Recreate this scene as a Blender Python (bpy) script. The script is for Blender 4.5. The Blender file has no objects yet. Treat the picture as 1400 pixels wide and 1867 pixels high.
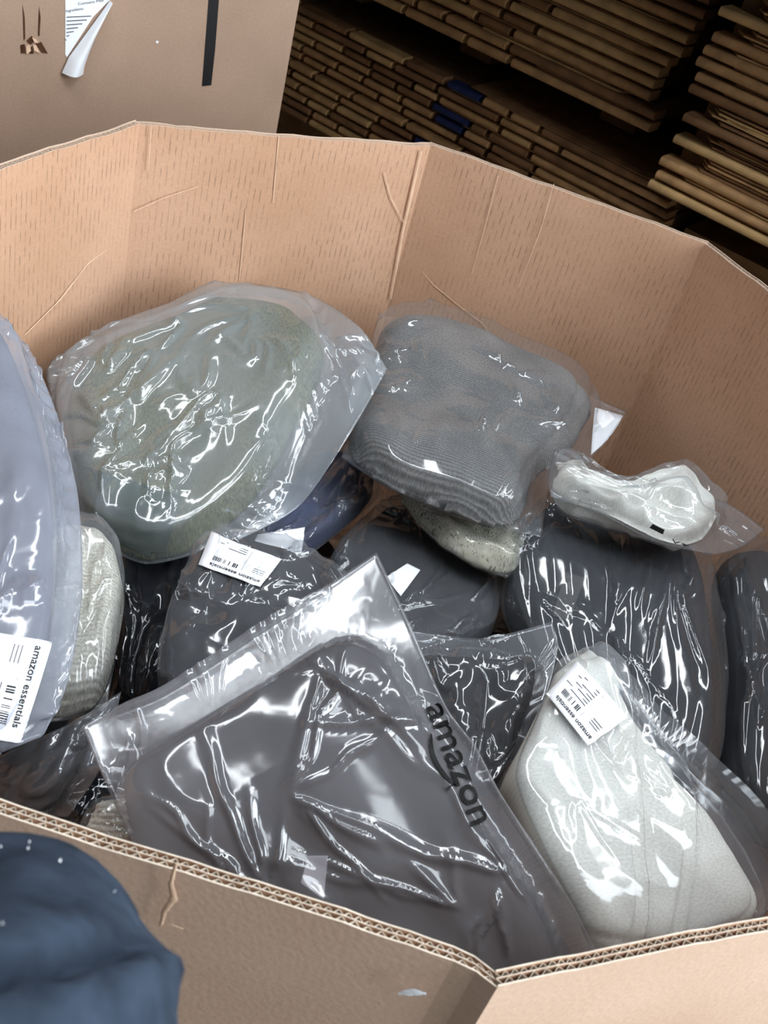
import bpy, bmesh, math, random
import numpy as np
from mathutils import Vector, Matrix
from mathutils.bvhtree import BVHTree

scene = bpy.context.scene
COL = scene.collection
random.seed(7)

# ------------------------------------------------------------------ camera
W, H, F = 1400, 1867, 2000.0            # photograph frame and focal length in pixels
CAMZ, RIM = 1.52, 1.00                  # camera height, rim height of the open bulk box
down = np.array([-50 - W / 2, 3390 - H / 2, F]); down /= np.linalg.norm(down)   # plumb direction seen by the lens
up = -down
fwd = np.array([0, 0, 1.0]) - up * up[2]; fwd /= np.linalg.norm(fwd)
rgt = np.cross(fwd, up)
if rgt[0] < 0: rgt = -rgt
RW = np.array([rgt, fwd, up])           # rows: world axes expressed in lens axes (x right, y down, z forward)
CAM = np.array([0.0, 0.0, CAMZ])

cam_data = bpy.data.cameras.new('camera')
cam = bpy.data.objects.new('camera', cam_data); COL.objects.link(cam)
m = np.eye(4)
m[:3, 0] = RW @ np.array([1, 0, 0]); m[:3, 1] = RW @ np.array([0, -1, 0]); m[:3, 2] = RW @ np.array([0, 0, -1]); m[:3, 3] = CAM
cam.matrix_world = Matrix(m.tolist())
cam_data.sensor_fit = 'VERTICAL'; cam_data.sensor_height = 24.0
cam_data.lens = F / H * 24.0
cam_data.clip_start = 0.02
cam_data.dof.use_dof = True
cam_data.dof.focus_distance = 1.15
cam_data.dof.aperture_fstop = 11.0
scene.camera = cam

# ------------------------------------------------------------------ world, lights, exposure
world = bpy.data.worlds.new('warehouse_ambient'); scene.world = world; world.use_nodes = True
bg = world.node_tree.nodes['Background']
bg.inputs[0].default_value = (0.88, 0.93, 1.0, 1); bg.inputs[1].default_value = 0.10

def area_light(name, loc, target, sx, sy, power, color):
    d = bpy.data.lights.new(name, 'AREA'); d.shape = 'RECTANGLE'; d.size = sx; d.size_y = sy
    d.energy = power; d.color = color
    o = bpy.data.objects.new(name, d); COL.objects.link(o); o.location = loc
    o.rotation_euler = (Vector(target) - Vector(loc)).to_track_quat('-Z', 'Y').to_euler()
    return o
area_light('dock_door_daylight', (3.6, 0.05, 2.1), (0.0, 0.9, 0.8), 2.6, 2.6, 300, (0.86, 0.94, 1.0))
area_light('ceiling_strip_light', (0.2, 0.2, 3.4), (0.2, .2, 0), 2.6, 0.22, 24, (0.92, 0.96, 1.0))
area_light('ceiling_strip_light', (-0.7, 0.9, 3.4), (-0.7, 0.9, 0), 0.22, 2.0, 26, (0.92, 0.96, 1.0))
area_light('ceiling_strip_light', (0.9, 0.9, 3.4), (0.9, 0.9, 0), 0.22, 2.0, 26, (0.92, 0.96, 1.0))

area_light('rooflight', (2.0, -0.5, 3.8), (0.1, 0.8, 0.8), 1.6, 1.1, 40, (0.86, 0.94, 1.0))

scene.view_settings.view_transform = 'Standard'
scene.view_settings.look = 'None'
scene.view_settings.exposure = 0.14
scene.view_settings.gamma = 1.0
scene.view_settings.use_curve_mapping = False
scene.cycles.transparent_max_bounces = 14
scene.cycles.max_bounces = 6
scene.cycles.diffuse_bounces = 3
scene.cycles.glossy_bounces = 2
scene.cycles.transmission_bounces = 3
scene.cycles.adaptive_threshold = 0.03

# ------------------------------------------------------------------ helpers
def ray(p):
    return RW @ np.array([p[0] - W / 2, p[1] - H / 2, F])
def atz(p, z):
    r = ray(p); return CAM + r * ((z - CAMZ) / r[2])
def on_plane(p, a, b):                   # pixel -> point on the vertical plane through plan points a, b
    a = np.array(a[:2]); b = np.array(b[:2]); n = np.array([-(b - a)[1], (b - a)[0]]); r = ray(p)
    return CAM + r * ((a @ n) / (r[:2] @ n))
def lin(c):
    return tuple(((x / 255) / 12.92 if x / 255 <= 0.04045 else ((x / 255 + 0.055) / 1.055) ** 2.4) for x in c)
def C4(c): return (*lin(c), 1)

def link(o, parent=None):
    COL.objects.link(o)
    if parent is not None: o.parent = parent
    return o
def mesh_obj(name, verts, faces, mat, parent=None, smooth=False, uvs=None):
    me = bpy.data.meshes.new(name)
    me.from_pydata([tuple(map(float, v)) for v in verts], [], [tuple(int(i) for i in f) for f in faces])
    if smooth: me.polygons.foreach_set('use_smooth', [True] * len(me.polygons))
    if uvs is not None:
        uv = me.uv_layers.new(name='UVMap')
        idx = np.zeros(len(me.loops), dtype=np.int32); me.loops.foreach_get('vertex_index', idx)
        uv.data.foreach_set('uv', np.asarray(uvs, dtype=np.float32)[idx].ravel())
    if mat is not None: me.materials.append(mat)
    me.update()
    return link(bpy.data.objects.new(name, me), parent)
def empty(name, loc=(0, 0, 0), rz=0.0):
    o = bpy.data.objects.new(name, None); COL.objects.link(o); o.location = loc; o.rotation_euler = (0, 0, rz)
    o.empty_display_size = 0.05
    return o
def tag(o, label, cat, group=None):
    o['label'] = label; o['category'] = cat
    if group: o['group'] = group
    return o
def structure(o): o['kind'] = 'structure'; return o
def grid_faces(n, m, off=0, flip=False):
    f = []
    for i in range(n - 1):
        for j in range(m - 1):
            a = off + i * m + j
            q = (a, a + m, a + m + 1, a + 1)
            f.append(q[::-1] if flip else q)
    return f
def smooth_noise(shape, cells, seed):
    rs = np.random.RandomState(seed)
    cy, cx = (cells, cells) if np.isscalar(cells) else cells
    g = rs.rand(cy + 3, cx + 3) * 2 - 1
    yy = np.linspace(0, cy, shape[0]) ; xx = np.linspace(0, cx, shape[1])
    iy = np.minimum(yy.astype(int), cy - 1); ix = np.minimum(xx.astype(int), cx - 1)
    fy = (yy - iy)[:, None]; fx = (xx - ix)[None, :]
    fy = fy * fy * (3 - 2 * fy); fx = fx * fx * (3 - 2 * fx)
    a = g[np.ix_(iy, ix)]; b = g[np.ix_(iy, ix + 1)]; c = g[np.ix_(iy + 1, ix)]; d = g[np.ix_(iy + 1, ix + 1)]
    return (a * (1 - fx) + b * fx) * (1 - fy) + (c * (1 - fx) + d * fx) * fy
def vnoise(x, seed):                     # 1d value noise
    rs = np.random.RandomState(seed); g = rs.rand(4096) * 2 - 1
    i = np.floor(x).astype(int); f = x - i; f = f * f * (3 - 2 * f)
    return g[i % 4096] * (1 - f) + g[(i + 1) % 4096] * f

# ------------------------------------------------------------------ materials
def new_mat(name):
    mt = bpy.data.materials.new(name); mt.use_nodes = True
    nt = mt.node_tree; nt.nodes.clear()
    out = nt.nodes.new('ShaderNodeOutputMaterial')
    return mt, nt, out
def N(nt, kind, **kw):
    n = nt.nodes.new(kind)
    for k, v in kw.items():
        if k.startswith('i_'):
            key = k[2:]; key = int(key) if key.isdigit() else key.replace('_', ' ')
            n.inputs[key].default_value = v
        else: setattr(n, k, v)
    return n
def ramp(nt, stops):
    r = nt.nodes.new('ShaderNodeValToRGB'); cr = r.color_ramp
    while len(cr.elements) > 1: cr.elements.remove(cr.elements[-1])
    cr.elements[0].position, cr.elements[0].color = stops[0]
    for p, c in stops[1:]:
        e = cr.elements.new(p); e.color = c
    return r
def mixc(nt, fac, a, b, mode='MIX'):
    n = nt.nodes.new('ShaderNodeMix'); n.data_type = 'RGBA'; n.blend_type = mode
    for sock, v in ((0, fac), (6, a), (7, b)):
        if hasattr(v, 'is_output') or isinstance(v, bpy.types.NodeSocket): nt.links.new(v, n.inputs[sock])
        else: n.inputs[sock].default_value = v
    return n.outputs[2]

def mat_cardboard(name, base, dark, dashes=True, rough=0.75, bump=0.12):
    mt, nt, out = new_mat(name); L = nt.links.new
    b = N(nt, 'ShaderNodeBsdfPrincipled'); b.inputs['Roughness'].default_value = rough
    b.inputs['Specular IOR Level'].default_value = 0.25
    uv = N(nt, 'ShaderNodeUVMap', uv_map='UVMap')
    n1 = N(nt, 'ShaderNodeTexNoise', i_Scale=5.0, i_Detail=5.0); L(uv.outputs[0], n1.inputs['Vector'])
    r1 = ramp(nt, [(0.35, (0, 0, 0, 1)), (0.7, (1, 1, 1, 1))]); L(n1.outputs[0], r1.inputs[0])
    col = mixc(nt, r1.outputs[0], C4(base), C4(dark))
    n2 = N(nt, 'ShaderNodeTexNoise', i_Scale=260.0, i_Detail=3.0); L(uv.outputs[0], n2.inputs['Vector'])
    r2 = ramp(nt, [(0.3, (0.94, 0.94, 0.94, 1)), (0.7, (1.04, 1.04, 1.04, 1))]); L(n2.outputs[0], r2.inputs[0])
    col = mixc(nt, 1.0, col, r2.outputs[0], 'MULTIPLY')
    # sparse dark fibres
    vf = N(nt, 'ShaderNodeTexVoronoi', i_Scale=90.0); L(uv.outputs[0], vf.inputs['Vector'])
    rf = ramp(nt, [(0.02, (1, 1, 1, 1)), (0.06, (0, 0, 0, 1))]); L(vf.outputs[0], rf.inputs[0])
    mf = N(nt, 'ShaderNodeMath', operation='MULTIPLY', i_1=0.35); L(rf.outputs[0], mf.inputs[0])
    col = mixc(nt, mf.outputs[0], col, C4([int(x * 0.6) for x in dark]))
    if dashes:
        sx = N(nt, 'ShaderNodeSeparateXYZ'); L(uv.outputs[0], sx.inputs[0])
        mul = N(nt, 'ShaderNodeMath', operation='MULTIPLY', i_1=1 / 0.0078); L(sx.outputs[0], mul.inputs[0])
        fr = N(nt, 'ShaderNodeMath', operation='FRACT'); L(mul.outputs[0], fr.inputs[0])
        rl = ramp(nt, [(0.0, (1, 1, 1, 1)), (0.10, (0.9, 0.9, 0.9, 1)), (0.24, (0, 0, 0, 1))]); L(fr.outputs[0], rl.inputs[0])
        fl = N(nt, 'ShaderNodeMath', operation='FLOOR'); L(mul.outputs[0], fl.inputs[0])
        cb = N(nt, 'ShaderNodeCombineXYZ'); L(fl.outputs[0], cb.inputs[0])
        my = N(nt, 'ShaderNodeMath', operation='MULTIPLY', i_1=52.0); L(sx.outputs[1], my.inputs[0]); L(my.outputs[0], cb.inputs[1])
        nd = N(nt, 'ShaderNodeTexNoise', i_Scale=1.0, i_Detail=1.0); L(cb.outputs[0], nd.inputs['Vector'])
        rd = ramp(nt, [(0.42, (0, 0, 0, 1)), (0.58, (1, 1, 1, 1))]); L(nd.outputs[0], rd.inputs[0])
        nb = N(nt, 'ShaderNodeTexNoise', i_Scale=9.0, i_Detail=2.0); L(uv.outputs[0], nb.inputs['Vector'])
        rb = ramp(nt, [(0.35, (0.25, 0.25, 0.25, 1)), (0.6, (1, 1, 1, 1))]); L(nb.outputs[0], rb.inputs[0])
        q = N(nt, 'ShaderNodeMath', operation='MULTIPLY'); L(rl.outputs[0], q.inputs[0]); L(rd.outputs[0], q.inputs[1])
        q2 = N(nt, 'ShaderNodeMath', operation='MULTIPLY'); L(q.outputs[0], q2.inputs[0]); L(rb.outputs[0], q2.inputs[1])
        q3 = N(nt, 'ShaderNodeMath', operation='MULTIPLY', i_1=0.55); L(q2.outputs[0], q3.inputs[0])
        col = mixc(nt, q3.outputs[0], col, C4([int(x * 0.45) for x in dark]))
    L(col, b.inputs['Base Color'])
    bp = N(nt, 'ShaderNodeBump', i_Strength=bump, i_Distance=0.002); L(n2.outputs[0], bp.inputs['Height'])
    L(bp.outputs[0], b.inputs['Normal']); L(b.outputs[0], out.inputs[0])
    return mt

def mat_plain(name, color, rough=0.7, spec=0.3, var=0.12, scale=60, bump=0.0):
    mt, nt, out = new_mat(name); L = nt.links.new
    b = N(nt, 'ShaderNodeBsdfPrincipled'); b.inputs['Roughness'].default_value = rough
    b.inputs['Specular IOR Level'].default_value = spec
    tc = N(nt, 'ShaderNodeTexCoord')
    n = N(nt, 'ShaderNodeTexNoise', i_Scale=scale, i_Detail=3.0); L(tc.outputs['Object'], n.inputs['Vector'])
    r = ramp(nt, [(0.3, (1 - var, 1 - var, 1 - var, 1)), (0.7, (1 + var, 1 + var, 1 + var, 1))]); L(n.outputs[0], r.inputs[0])
    L(mixc(nt, 1.0, C4(color), r.outputs[0], 'MULTIPLY'), b.inputs['Base Color'])
    if bump:
        bp = N(nt, 'ShaderNodeBump', i_Strength=bump, i_Distance=0.002); L(n.outputs[0], bp.inputs['Height']); L(bp.outputs[0], b.inputs['Normal'])
    L(b.outputs[0], out.inputs[0])
    return mt

def mat_cloth(name, c1, c2=None, kind='plain', rough=0.9):
    """woven / knitted fabric; uv in metres across the garment"""
    mt, nt, out = new_mat(name); L = nt.links.new
    c2 = c2 or [int(x * 0.72) for x in c1]
    b = N(nt, 'ShaderNodeBsdfPrincipled'); b.inputs['Roughness'].default_value = rough
    b.inputs['Specular IOR Level'].default_value = 0.15
    uv = N(nt, 'ShaderNodeUVMap', uv_map='UVMap')
    n1 = N(nt, 'ShaderNodeTexNoise', i_Scale=14.0, i_Detail=4.0); L(uv.outputs[0], n1.inputs['Vector'])
    r1 = ramp(nt, [(0.35, (0, 0, 0, 1)), (0.68, (1, 1, 1, 1))]); L(n1.outputs[0], r1.inputs[0])
    col = mixc(nt, r1.outputs[0], C4(c1), C4(c2))
    hsrc = n1.outputs[0]; bs = 0.15
    if kind == 'ribs' or kind == 'fineribs':
        w = N(nt, 'ShaderNodeTexWave', bands_direction='Y', i_Scale=(85.0 if kind == 'ribs' else 70.0), i_Distortion=0.8, i_Detail=2.0)
        w.inputs['Detail Scale'].default_value = 1.2
        L(uv.outputs[0], w.inputs['Vector'])
        lo_ = 0.58 if kind == 'ribs' else 0.84
        rw = ramp(nt, [(0.15, (lo_, lo_, lo_, 1)), (0.6, (1, 1, 1, 1))]); L(w.outputs['Fac'], rw.inputs[0])
        col = mixc(nt, 0.85, col, rw.outputs[0], 'MULTIPLY')
        hsrc = w.outputs['Fac']; bs = 0.3
        sp = N(nt, 'ShaderNodeTexNoise', i_Scale=420.0, i_Detail=1.0); L(uv.outputs[0], sp.inputs['Vector'])
        rs_ = ramp(nt, [(0.4, (0.75, 0.75, 0.75, 1)), (0.62, (1.1, 1.1, 1.1, 1))]); L(sp.outputs[0], rs_.inputs[0])
        col = mixc(nt, 1.0, col, rs_.outputs[0], 'MULTIPLY')
    elif kind == 'terry':
        sp = N(nt, 'ShaderNodeTexNoise', i_Scale=330.0, i_Detail=2.0); L(uv.outputs[0], sp.inputs['Vector'])
        rs_ = ramp(nt, [(0.32, (0.45, 0.45, 0.45, 1)), (0.66, (1.25, 1.25, 1.25, 1))]); L(sp.outputs[0], rs_.inputs[0])
        col = mixc(nt, 1.0, col, rs_.outputs[0], 'MULTIPLY'); hsrc = sp.outputs[0]; bs = 0.7
    elif kind == 'speckle':
        sp = N(nt, 'ShaderNodeTexNoise', i_Scale=520.0, i_Detail=2.0); L(uv.outputs[0], sp.inputs['Vector'])
        mod = N(nt, 'ShaderNodeTexNoise', i_Scale=22.0, i_Detail=1.0); L(uv.outputs[0], mod.inputs['Vector'])
        ad = N(nt, 'ShaderNodeMath', operation='MULTIPLY_ADD', i_1=0.35); L(mod.outputs[0], ad.inputs[0]); L(sp.outputs[0], ad.inputs[2])
        rs_ = ramp(nt, [(0.72, (0, 0, 0, 1)), (0.80, (1, 1, 1, 1))]); L(ad.outputs[0], rs_.inputs[0])
        col = mixc(nt, rs_.outputs[0], col, C4((128, 124, 110)))
    else:
        sp = N(nt, 'ShaderNodeTexNoise', i_Scale=500.0, i_Detail=1.0); L(uv.outputs[0], sp.inputs['Vector'])
        rs_ = ramp(nt, [(0.35, (0.88, 0.88, 0.88, 1)), (0.65, (1.06, 1.06, 1.06, 1))]); L(sp.outputs[0], rs_.inputs[0])
        col = mixc(nt, 1.0, col, rs_.outputs[0], 'MULTIPLY')
    L(col, b.inputs['Base Color'])
    bp = N(nt, 'ShaderNodeBump', i_Strength=bs, i_Distance=0.003); L(hsrc, bp.inputs['Height']); L(bp.outputs[0], b.inputs['Normal'])
    L(b.outputs[0], out.inputs[0])
    return mt

def mat_film(name, haze=0.18, tint=(225, 232, 240), rough=0.10, spec=1.5, crinkle=0.35):
    """thin polythene: clear, faintly milky, glossy"""
    mt, nt, out = new_mat(name); L = nt.links.new
    uv = N(nt, 'ShaderNodeUVMap', uv_map='UVMap')
    nz = N(nt, 'ShaderNodeTexNoise', i_Scale=34.0, i_Detail=3.0, i_Roughness=0.55, i_Distortion=1.2)
    nz.noise_type = 'RIDGED_MULTIFRACTAL' if 'RIDGED_MULTIFRACTAL' in [e.identifier for e in nz.bl_rna.properties['noise_type'].enum_items] else nz.noise_type
    L(uv.outputs[0], nz.inputs['Vector'])
    bp = N(nt, 'ShaderNodeBump', i_Strength=crinkle, i_Distance=0.0016); L(nz.outputs[0], bp.inputs['Height'])
    tr = N(nt, 'ShaderNodeBsdfTransparent', i_Color=(0.93, 0.94, 0.95, 1))
    df = N(nt, 'ShaderNodeBsdfDiffuse', i_Color=C4(tint)); tl = N(nt, 'ShaderNodeBsdfTranslucent', i_Color=C4(tint))
    hz = N(nt, 'ShaderNodeMixShader', i_0=0.4); L(df.outputs[0], hz.inputs[1]); L(tl.outputs[0], hz.inputs[2])
    nh = N(nt, 'ShaderNodeTexNoise', i_Scale=7.0, i_Detail=3.0); L(uv.outputs[0], nh.inputs['Vector'])
    mr = N(nt, 'ShaderNodeMapRange'); mr.inputs[1].default_value = 0.3; mr.inputs[2].default_value = 0.7
    mr.inputs[3].default_value = haze * 0.65; mr.inputs[4].default_value = min(1, haze * 1.35); L(nh.outputs[0], mr.inputs[0])
    base = N(nt, 'ShaderNodeMixShader'); L(mr.outputs[0], base.inputs[0]); L(tr.outputs[0], base.inputs[1]); L(hz.outputs[0], base.inputs[2])
    gl = N(nt, 'ShaderNodeBsdfGlossy', i_Roughness=rough); L(bp.outputs[0], gl.inputs['Normal'])
    fr = N(nt, 'ShaderNodeLayerWeight', i_Blend=0.5); L(bp.outputs[0], fr.inputs['Normal'])      # Schlick reflectance of a thin two-sided sheet
    p5 = N(nt, 'ShaderNodeMath', operation='POWER', i_1=5.0); L(fr.outputs['Facing'], p5.inputs[0])
    mu = N(nt, 'ShaderNodeMath', operation='MULTIPLY_ADD', i_1=0.60, i_2=0.055 * spec, use_clamp=True); L(p5.outputs[0], mu.inputs[0])
    fin = N(nt, 'ShaderNodeMixShader'); L(mu.outputs[0], fin.inputs[0]); L(base.outputs[0], fin.inputs[1]); L(gl.outputs[0], fin.inputs[2])
    L(fin.outputs[0], out.inputs[0])
    return mt

M = {}
M['card_in'] = mat_cardboard('cardboard_inside', (203, 163, 135), (186, 145, 115), True)
M['card_out'] = mat_cardboard('cardboard_outside', (208, 178, 156), (192, 160, 136), False)
M['card_back'] = mat_cardboard('cardboard_back_box', (172, 144, 124), (156, 130, 110), False)
M['flute'] = mat_plain('corrugated_paper', (190, 176, 158), 0.85, 0.15, 0.15, 90)
M['board_edge'] = mat_plain('cut_board_edge', (206, 192, 176), 0.85, 0.15, 0.15, 120)
M['kraft'] = mat_plain('kraft_board', (172, 134, 92), 0.5, 0.4, 0.25, 30)
M['kraft_b'] = mat_plain('kraft_board_pale', (186, 152, 104), 0.5, 0.4, 0.2, 24)
M['kraft_dark'] = mat_plain('kraft_board_brown', (128, 94, 64), 0.65, 0.3, 0.25, 24)
M['kraft_shaded'] = mat_plain('kraft_board_shaded', (92, 68, 46), 0.8, 0.2, 0.25, 24)  # inner board, coloured dark to paint in the shade of the gaps
M['blue_print'] = mat_plain('blue_print', (36, 46, 88), 0.6, 0.3, 0.2, 40)
M['black_print'] = mat_plain('black_print', (24, 23, 24), 0.55, 0.3, 0.1, 40)
M['ink'] = mat_plain('black_ink', (38, 38, 42), 0.6, 0.2, 0.05, 40)
M['ink_soft'] = mat_plain('grey_ink', (92, 92, 100), 0.7, 0.2, 0.05, 40)
M['logo'] = mat_plain('logo_ink', (20, 19, 20), 0.6, 0.2, 0.05, 40)
M['paper'] = mat_plain('label_paper', (236, 238, 242), 0.5, 0.3, 0.03, 30)
M['scuff'] = mat_plain('torn_paper_fibre', (218, 184, 156), 0.9, 0.1, 0.1, 80)
M['tear_dark'] = mat_plain('torn_board_core', (78, 52, 36), 0.95, 0.1, 0.4, 120)
M['tape'] = mat_plain('grey_tape', (150, 145, 150), 0.5, 0.3, 0.1, 30)
M['concrete'] = mat_plain('concrete_floor', (140, 136, 130), 0.8, 0.25, 0.2, 4)
M['dark_wall'] = mat_plain('dark_wall', (60, 56, 54), 0.9, 0.1, 0.15, 3)
M['wood'] = mat_plain('pallet_wood', (128, 100, 70), 0.85, 0.15, 0.3, 14)

# ------------------------------------------------------------------ structure: floor and far wall
fl = mesh_obj('floor', [(-6, -4, 0), (6, -4, 0), (6, 6.2, 0), (-6, 6.2, 0), (-6, -4, -.1), (6, -4, -.1), (6, 6.2, -.1), (-6, 6.2, -.1)],
              [(0, 1, 2, 3), (7, 6, 5, 4), (0, 4, 5, 1), (1, 5, 6, 2), (2, 6, 7, 3), (3, 7, 4, 0)], M['concrete']); structure(fl)
wb = mesh_obj('wall_back', [(-6, 6.2, 0), (6, 6.2, 0), (6, 6.4, 0), (-6, 6.4, 0), (-6, 6.2, 5), (6, 6.2, 5), (6, 6.4, 5), (-6, 6.4, 5)],
              [(0, 1, 5, 4), (1, 2, 6, 5), (2, 3, 7, 6), (3, 0, 4, 7), (4, 5, 6, 7), (3, 2, 1, 0)], M['dark_wall']); structure(wb)

def struct_box(name, x0, x1, y0, y1, z0, z1, mat):
    v, f = box_verts(x0, x1, y0, y1, z0, z1); return structure(mesh_obj(name, v, f, mat))
def box_verts(x0, x1, y0, y1, z0, z1):
    return ([(x0, y0, z0), (x1, y0, z0), (x1, y1, z0), (x0, y1, z0), (x0, y0, z1), (x1, y0, z1), (x1, y1, z1), (x0, y1, z1)],
            [(0, 3, 2, 1), (4, 5, 6, 7), (0, 1, 5, 4), (1, 2, 6, 5), (2, 3, 7, 6), (3, 0, 4, 7)])
struct_box('added_shade_wall', 1.5, 1.6, 1.0, 6.2, 0, 3.0, M['dark_wall'])  # unseen partition, added to keep the door light off the flat boxes
struct_box('added_shade_deck', -6, 1.5, 1.72, 6.2, 1.45, 1.55, M['dark_wall'])      # unseen deck, added to shade the flat boxes from above
class MB:
    def __init__(self): self.v = []; self.f = []
    def add(self, v, f):
        o = len(self.v); self.v += [tuple(map(float, p)) for p in v]; self.f += [tuple(i + o for i in q) for q in f]; return self
    def box(self, *a): return self.add(*box_verts(*a))
    def build(self, name, mat, parent=None, smooth=False): return mesh_obj(name, self.v, self.f, mat, parent, smooth)

def pallet(name, loc, rz, lx, ly, label):
    t = empty(name, loc, rz); tag(t, label, 'pallet')
    for k in range(7):
        y = -ly / 2 + (ly - .1) * k / 6
        MB().box(-lx / 2, lx / 2, y, y + .1, .098, .118).build('deck_board', M['wood'], t)
    for k in range(3):
        x = -lx / 2 + (lx - .05) * k / 2
        MB().box(x, x + .05, -ly / 2, ly / 2, .018, .098).build('stringer', M['wood'], t)
    for k in range(3):
        y = -ly / 2 + (ly - .1) * k / 2
        MB().box(-lx / 2, lx / 2, y, y + .1, 0, .018).build('bottom_board', M['wood'], t)
    return t
pallet('pallet', (-0.03, .89, 0), 0.0, 1.14, 1.2, 'wooden pallet under the open octagonal box')

# ------------------------------------------------------------------ the open octagonal bulk box
def px_plan(p): return atz(p, RIM)[:2]
V1, V2, V3 = px_plan((255, 227)), px_plan((785, 265)), px_plan((1287, 443))
Pc = px_plan((1400, 527)); V4 = V3 + (Pc - V3) / np.linalg.norm(Pc - V3) * 0.40
N0, N1, N2 = px_plan((0, 1458)), px_plan((852, 1744)), px_plan((902, 1772))
Pb = px_plan((1400, 1682)); V5 = N2 + (Pb - N2) / np.linalg.norm(Pb - N2) * 0.42
V7 = N1 + (N0 - N1) / np.linalg.norm(N0 - N1) * 0.37
Pf = px_plan((0, 314)); V0 = V1 + (Pf - V1) / np.linalg.norm(Pf - V1) * 0.50
OCT = [V0, V1, V2, V3, V4, V5, N2, V7]            # inner outline, going clockwise seen from above
ZB, TH = 0.12, 0.0088
cen = np.mean(OCT, axis=0)

def offset_line(a, b):
    d = (b - a) / np.linalg.norm(b - a); n = np.array([-d[1], d[0]])
    if n @ ((a + b) / 2 - cen) < 0: n = -n
    return d, n
def corner_offset(i, t):
    p = OCT[i]; a = OCT[i - 1]; c = OCT[(i + 1) % 8]
    _, n1 = offset_line(a, p); _, n2 = offset_line(p, c)
    k = n1 + n2
    k = k / np.linalg.norm(k); return p + k * t / (k @ n1)

bulk = empty('bulk_box', (float(cen[0]), float(cen[1]), ZB))
tag(bulk, 'open octagonal cardboard bulk box holding the bagged clothes', 'box')
bulk_off = np.array([cen[0], cen[1], ZB])
u_acc = 0.0
for i in range(8):
    j = (i + 1) % 8
    a, b = OCT[i], OCT[j]
    d, n = offset_line(a, b); Lw = np.linalg.norm(b - a)
    nseg = max(4, int(Lw / 0.012)); s = np.linspace(0, 1, nseg + 1)
    jag = vnoise(s * Lw * 60 + i * 13, 3) * 0.0012 + vnoise(s * Lw * 9 + i * 7, 5) * 0.0018
    bul = np.sin(np.pi * s) * 0.004 * (1 if i % 2 else -1)
    if i == 6:                                           # near left wall kinks in just before the near corner
        bul = bul * 0 + np.interp(s * Lw, [0, np.linalg.norm(N1 - N2), Lw], [0, 0.0065, 0]) - 0.0
    def line(t):
        pa, pb = corner_offset(i, t), corner_offset(j, t)
        p = pa[None] * (1 - s[:, None]) + pb[None] * s[:, None] - n[None] * bul[:, None]
        return p
    def slab(mb, t0, t1, z0, ztop):
        p0, p1 = line(t0), line(t1); zz = [z0, 0.45, 0.75, 0.9]
        zs = np.array([[*zz, zt] for zt in ztop])
        k = zs.shape[1]; o = len(mb.v)
        for p in (p0, p1):
            for q in range(nseg + 1):
                for w in range(k): mb.v.append((p[q, 0] - bulk_off[0], p[q, 1] - bulk_off[1], zs[q, w] - ZB))
        nn = (nseg + 1) * k
        f = grid_faces(nseg + 1, k, o) + grid_faces(nseg + 1, k, o + nn, True)
        for q in range(nseg):
            A, B = o + q * k + k - 1, o + (q + 1) * k + k - 1
            f.append((A, B, B + nn, A + nn))
        for q in (0, nseg):
            for w in range(k - 1):
                A = o + q * k + w; f.append((A, A + 1, A + 1 + nn, A + nn))
        mb.f += f
        return mb
    mb = MB(); top = RIM + jag
    slab(mb, 0.0, 0.0009, ZB, top); nin = len(mb.v)
    slab(mb, 0.0038, 0.0043, ZB, top - 0.0006)
    slab(mb, TH - 0.0009, TH, ZB, top + 0.0004)
    uvs = []
    cnt = (nseg + 1) * 5
    for q in range(len(mb.v)):
        col = (q % cnt) // 5; uvs.append((u_acc + s[col] * Lw + (5.0 if q >= nin else 0), mb.v[q][2]))
    pan = mesh_obj('side_panel', mb.v, mb.f, M['card_in'], bulk, False, uvs)
    pan.data.materials.append(M['card_out'])
    per = len(mb.f) // 3
    mi = np.zeros(len(mb.f), dtype=np.int32); mi[per * 2:] = 1
    pan.data.materials.append(M['board_edge'])
    for w in range(3): mi[per * w + 8 * nseg: per * w + 9 * nseg] = 2
    pan.data.polygons.foreach_set('material_index', mi)
    # zig-zag fluting between the liners
    fb = MB()
    for t0, t1, pitch in ((0.0043, TH - 0.0009, 0.0074), (0.0009, 0.0038, 0.0056)):
        kf = int(Lw / (pitch / 2)); sv = np.linspace(0.0, 1, kf + 1)
        pa0, pb0, pa1, pb1 = corner_offset(i, t0), corner_offset(j, t0), corner_offset(i, t1), corner_offset(j, t1)
        bb = np.interp(sv, s, bul); jj = np.interp(sv, s, jag)
        rs = np.random.RandomState(i + 40)
        pts = []
        for q in range(kf + 1):
            A, B = (pa0, pb0) if q % 2 else (pa1, pb1)
            p = A * (1 - sv[q]) + B * sv[q] - n * bb[q]; pts.append((p, RIM + jj[q] - 0.0008 - rs.rand() * .0012))
        o = len(fb.v)
        for p, zt in pts:
            fb.v += [(p[0] - bulk_off[0], p[1] - bulk_off[1], zt - 0.05 - ZB), (p[0] - bulk_off[0], p[1] - bulk_off[1], zt - ZB)]
        for q in range(kf): fb.f.append((o + 2 * q, o + 2 * q + 2, o + 2 * q + 3, o + 2 * q + 1))
    fo = fb.build('fluting', M['flute'], pan)
    md = fo.modifiers.new('thickness', 'SOLIDIFY'); md.thickness = 0.0005; md.offset = 0
    u_acc += Lw
fbm = [(p[0] - bulk_off[0], p[1] - bulk_off[1], z) for z in (0.0, 0.008) for p in OCT]
mesh_obj('bottom_panel', fbm, [tuple(range(7, -1, -1)), tuple(range(8, 16))] + [(q, (q + 1) % 8, 8 + (q + 1) % 8, 8 + q) for q in range(8)], M['flute'], bulk)

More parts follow.
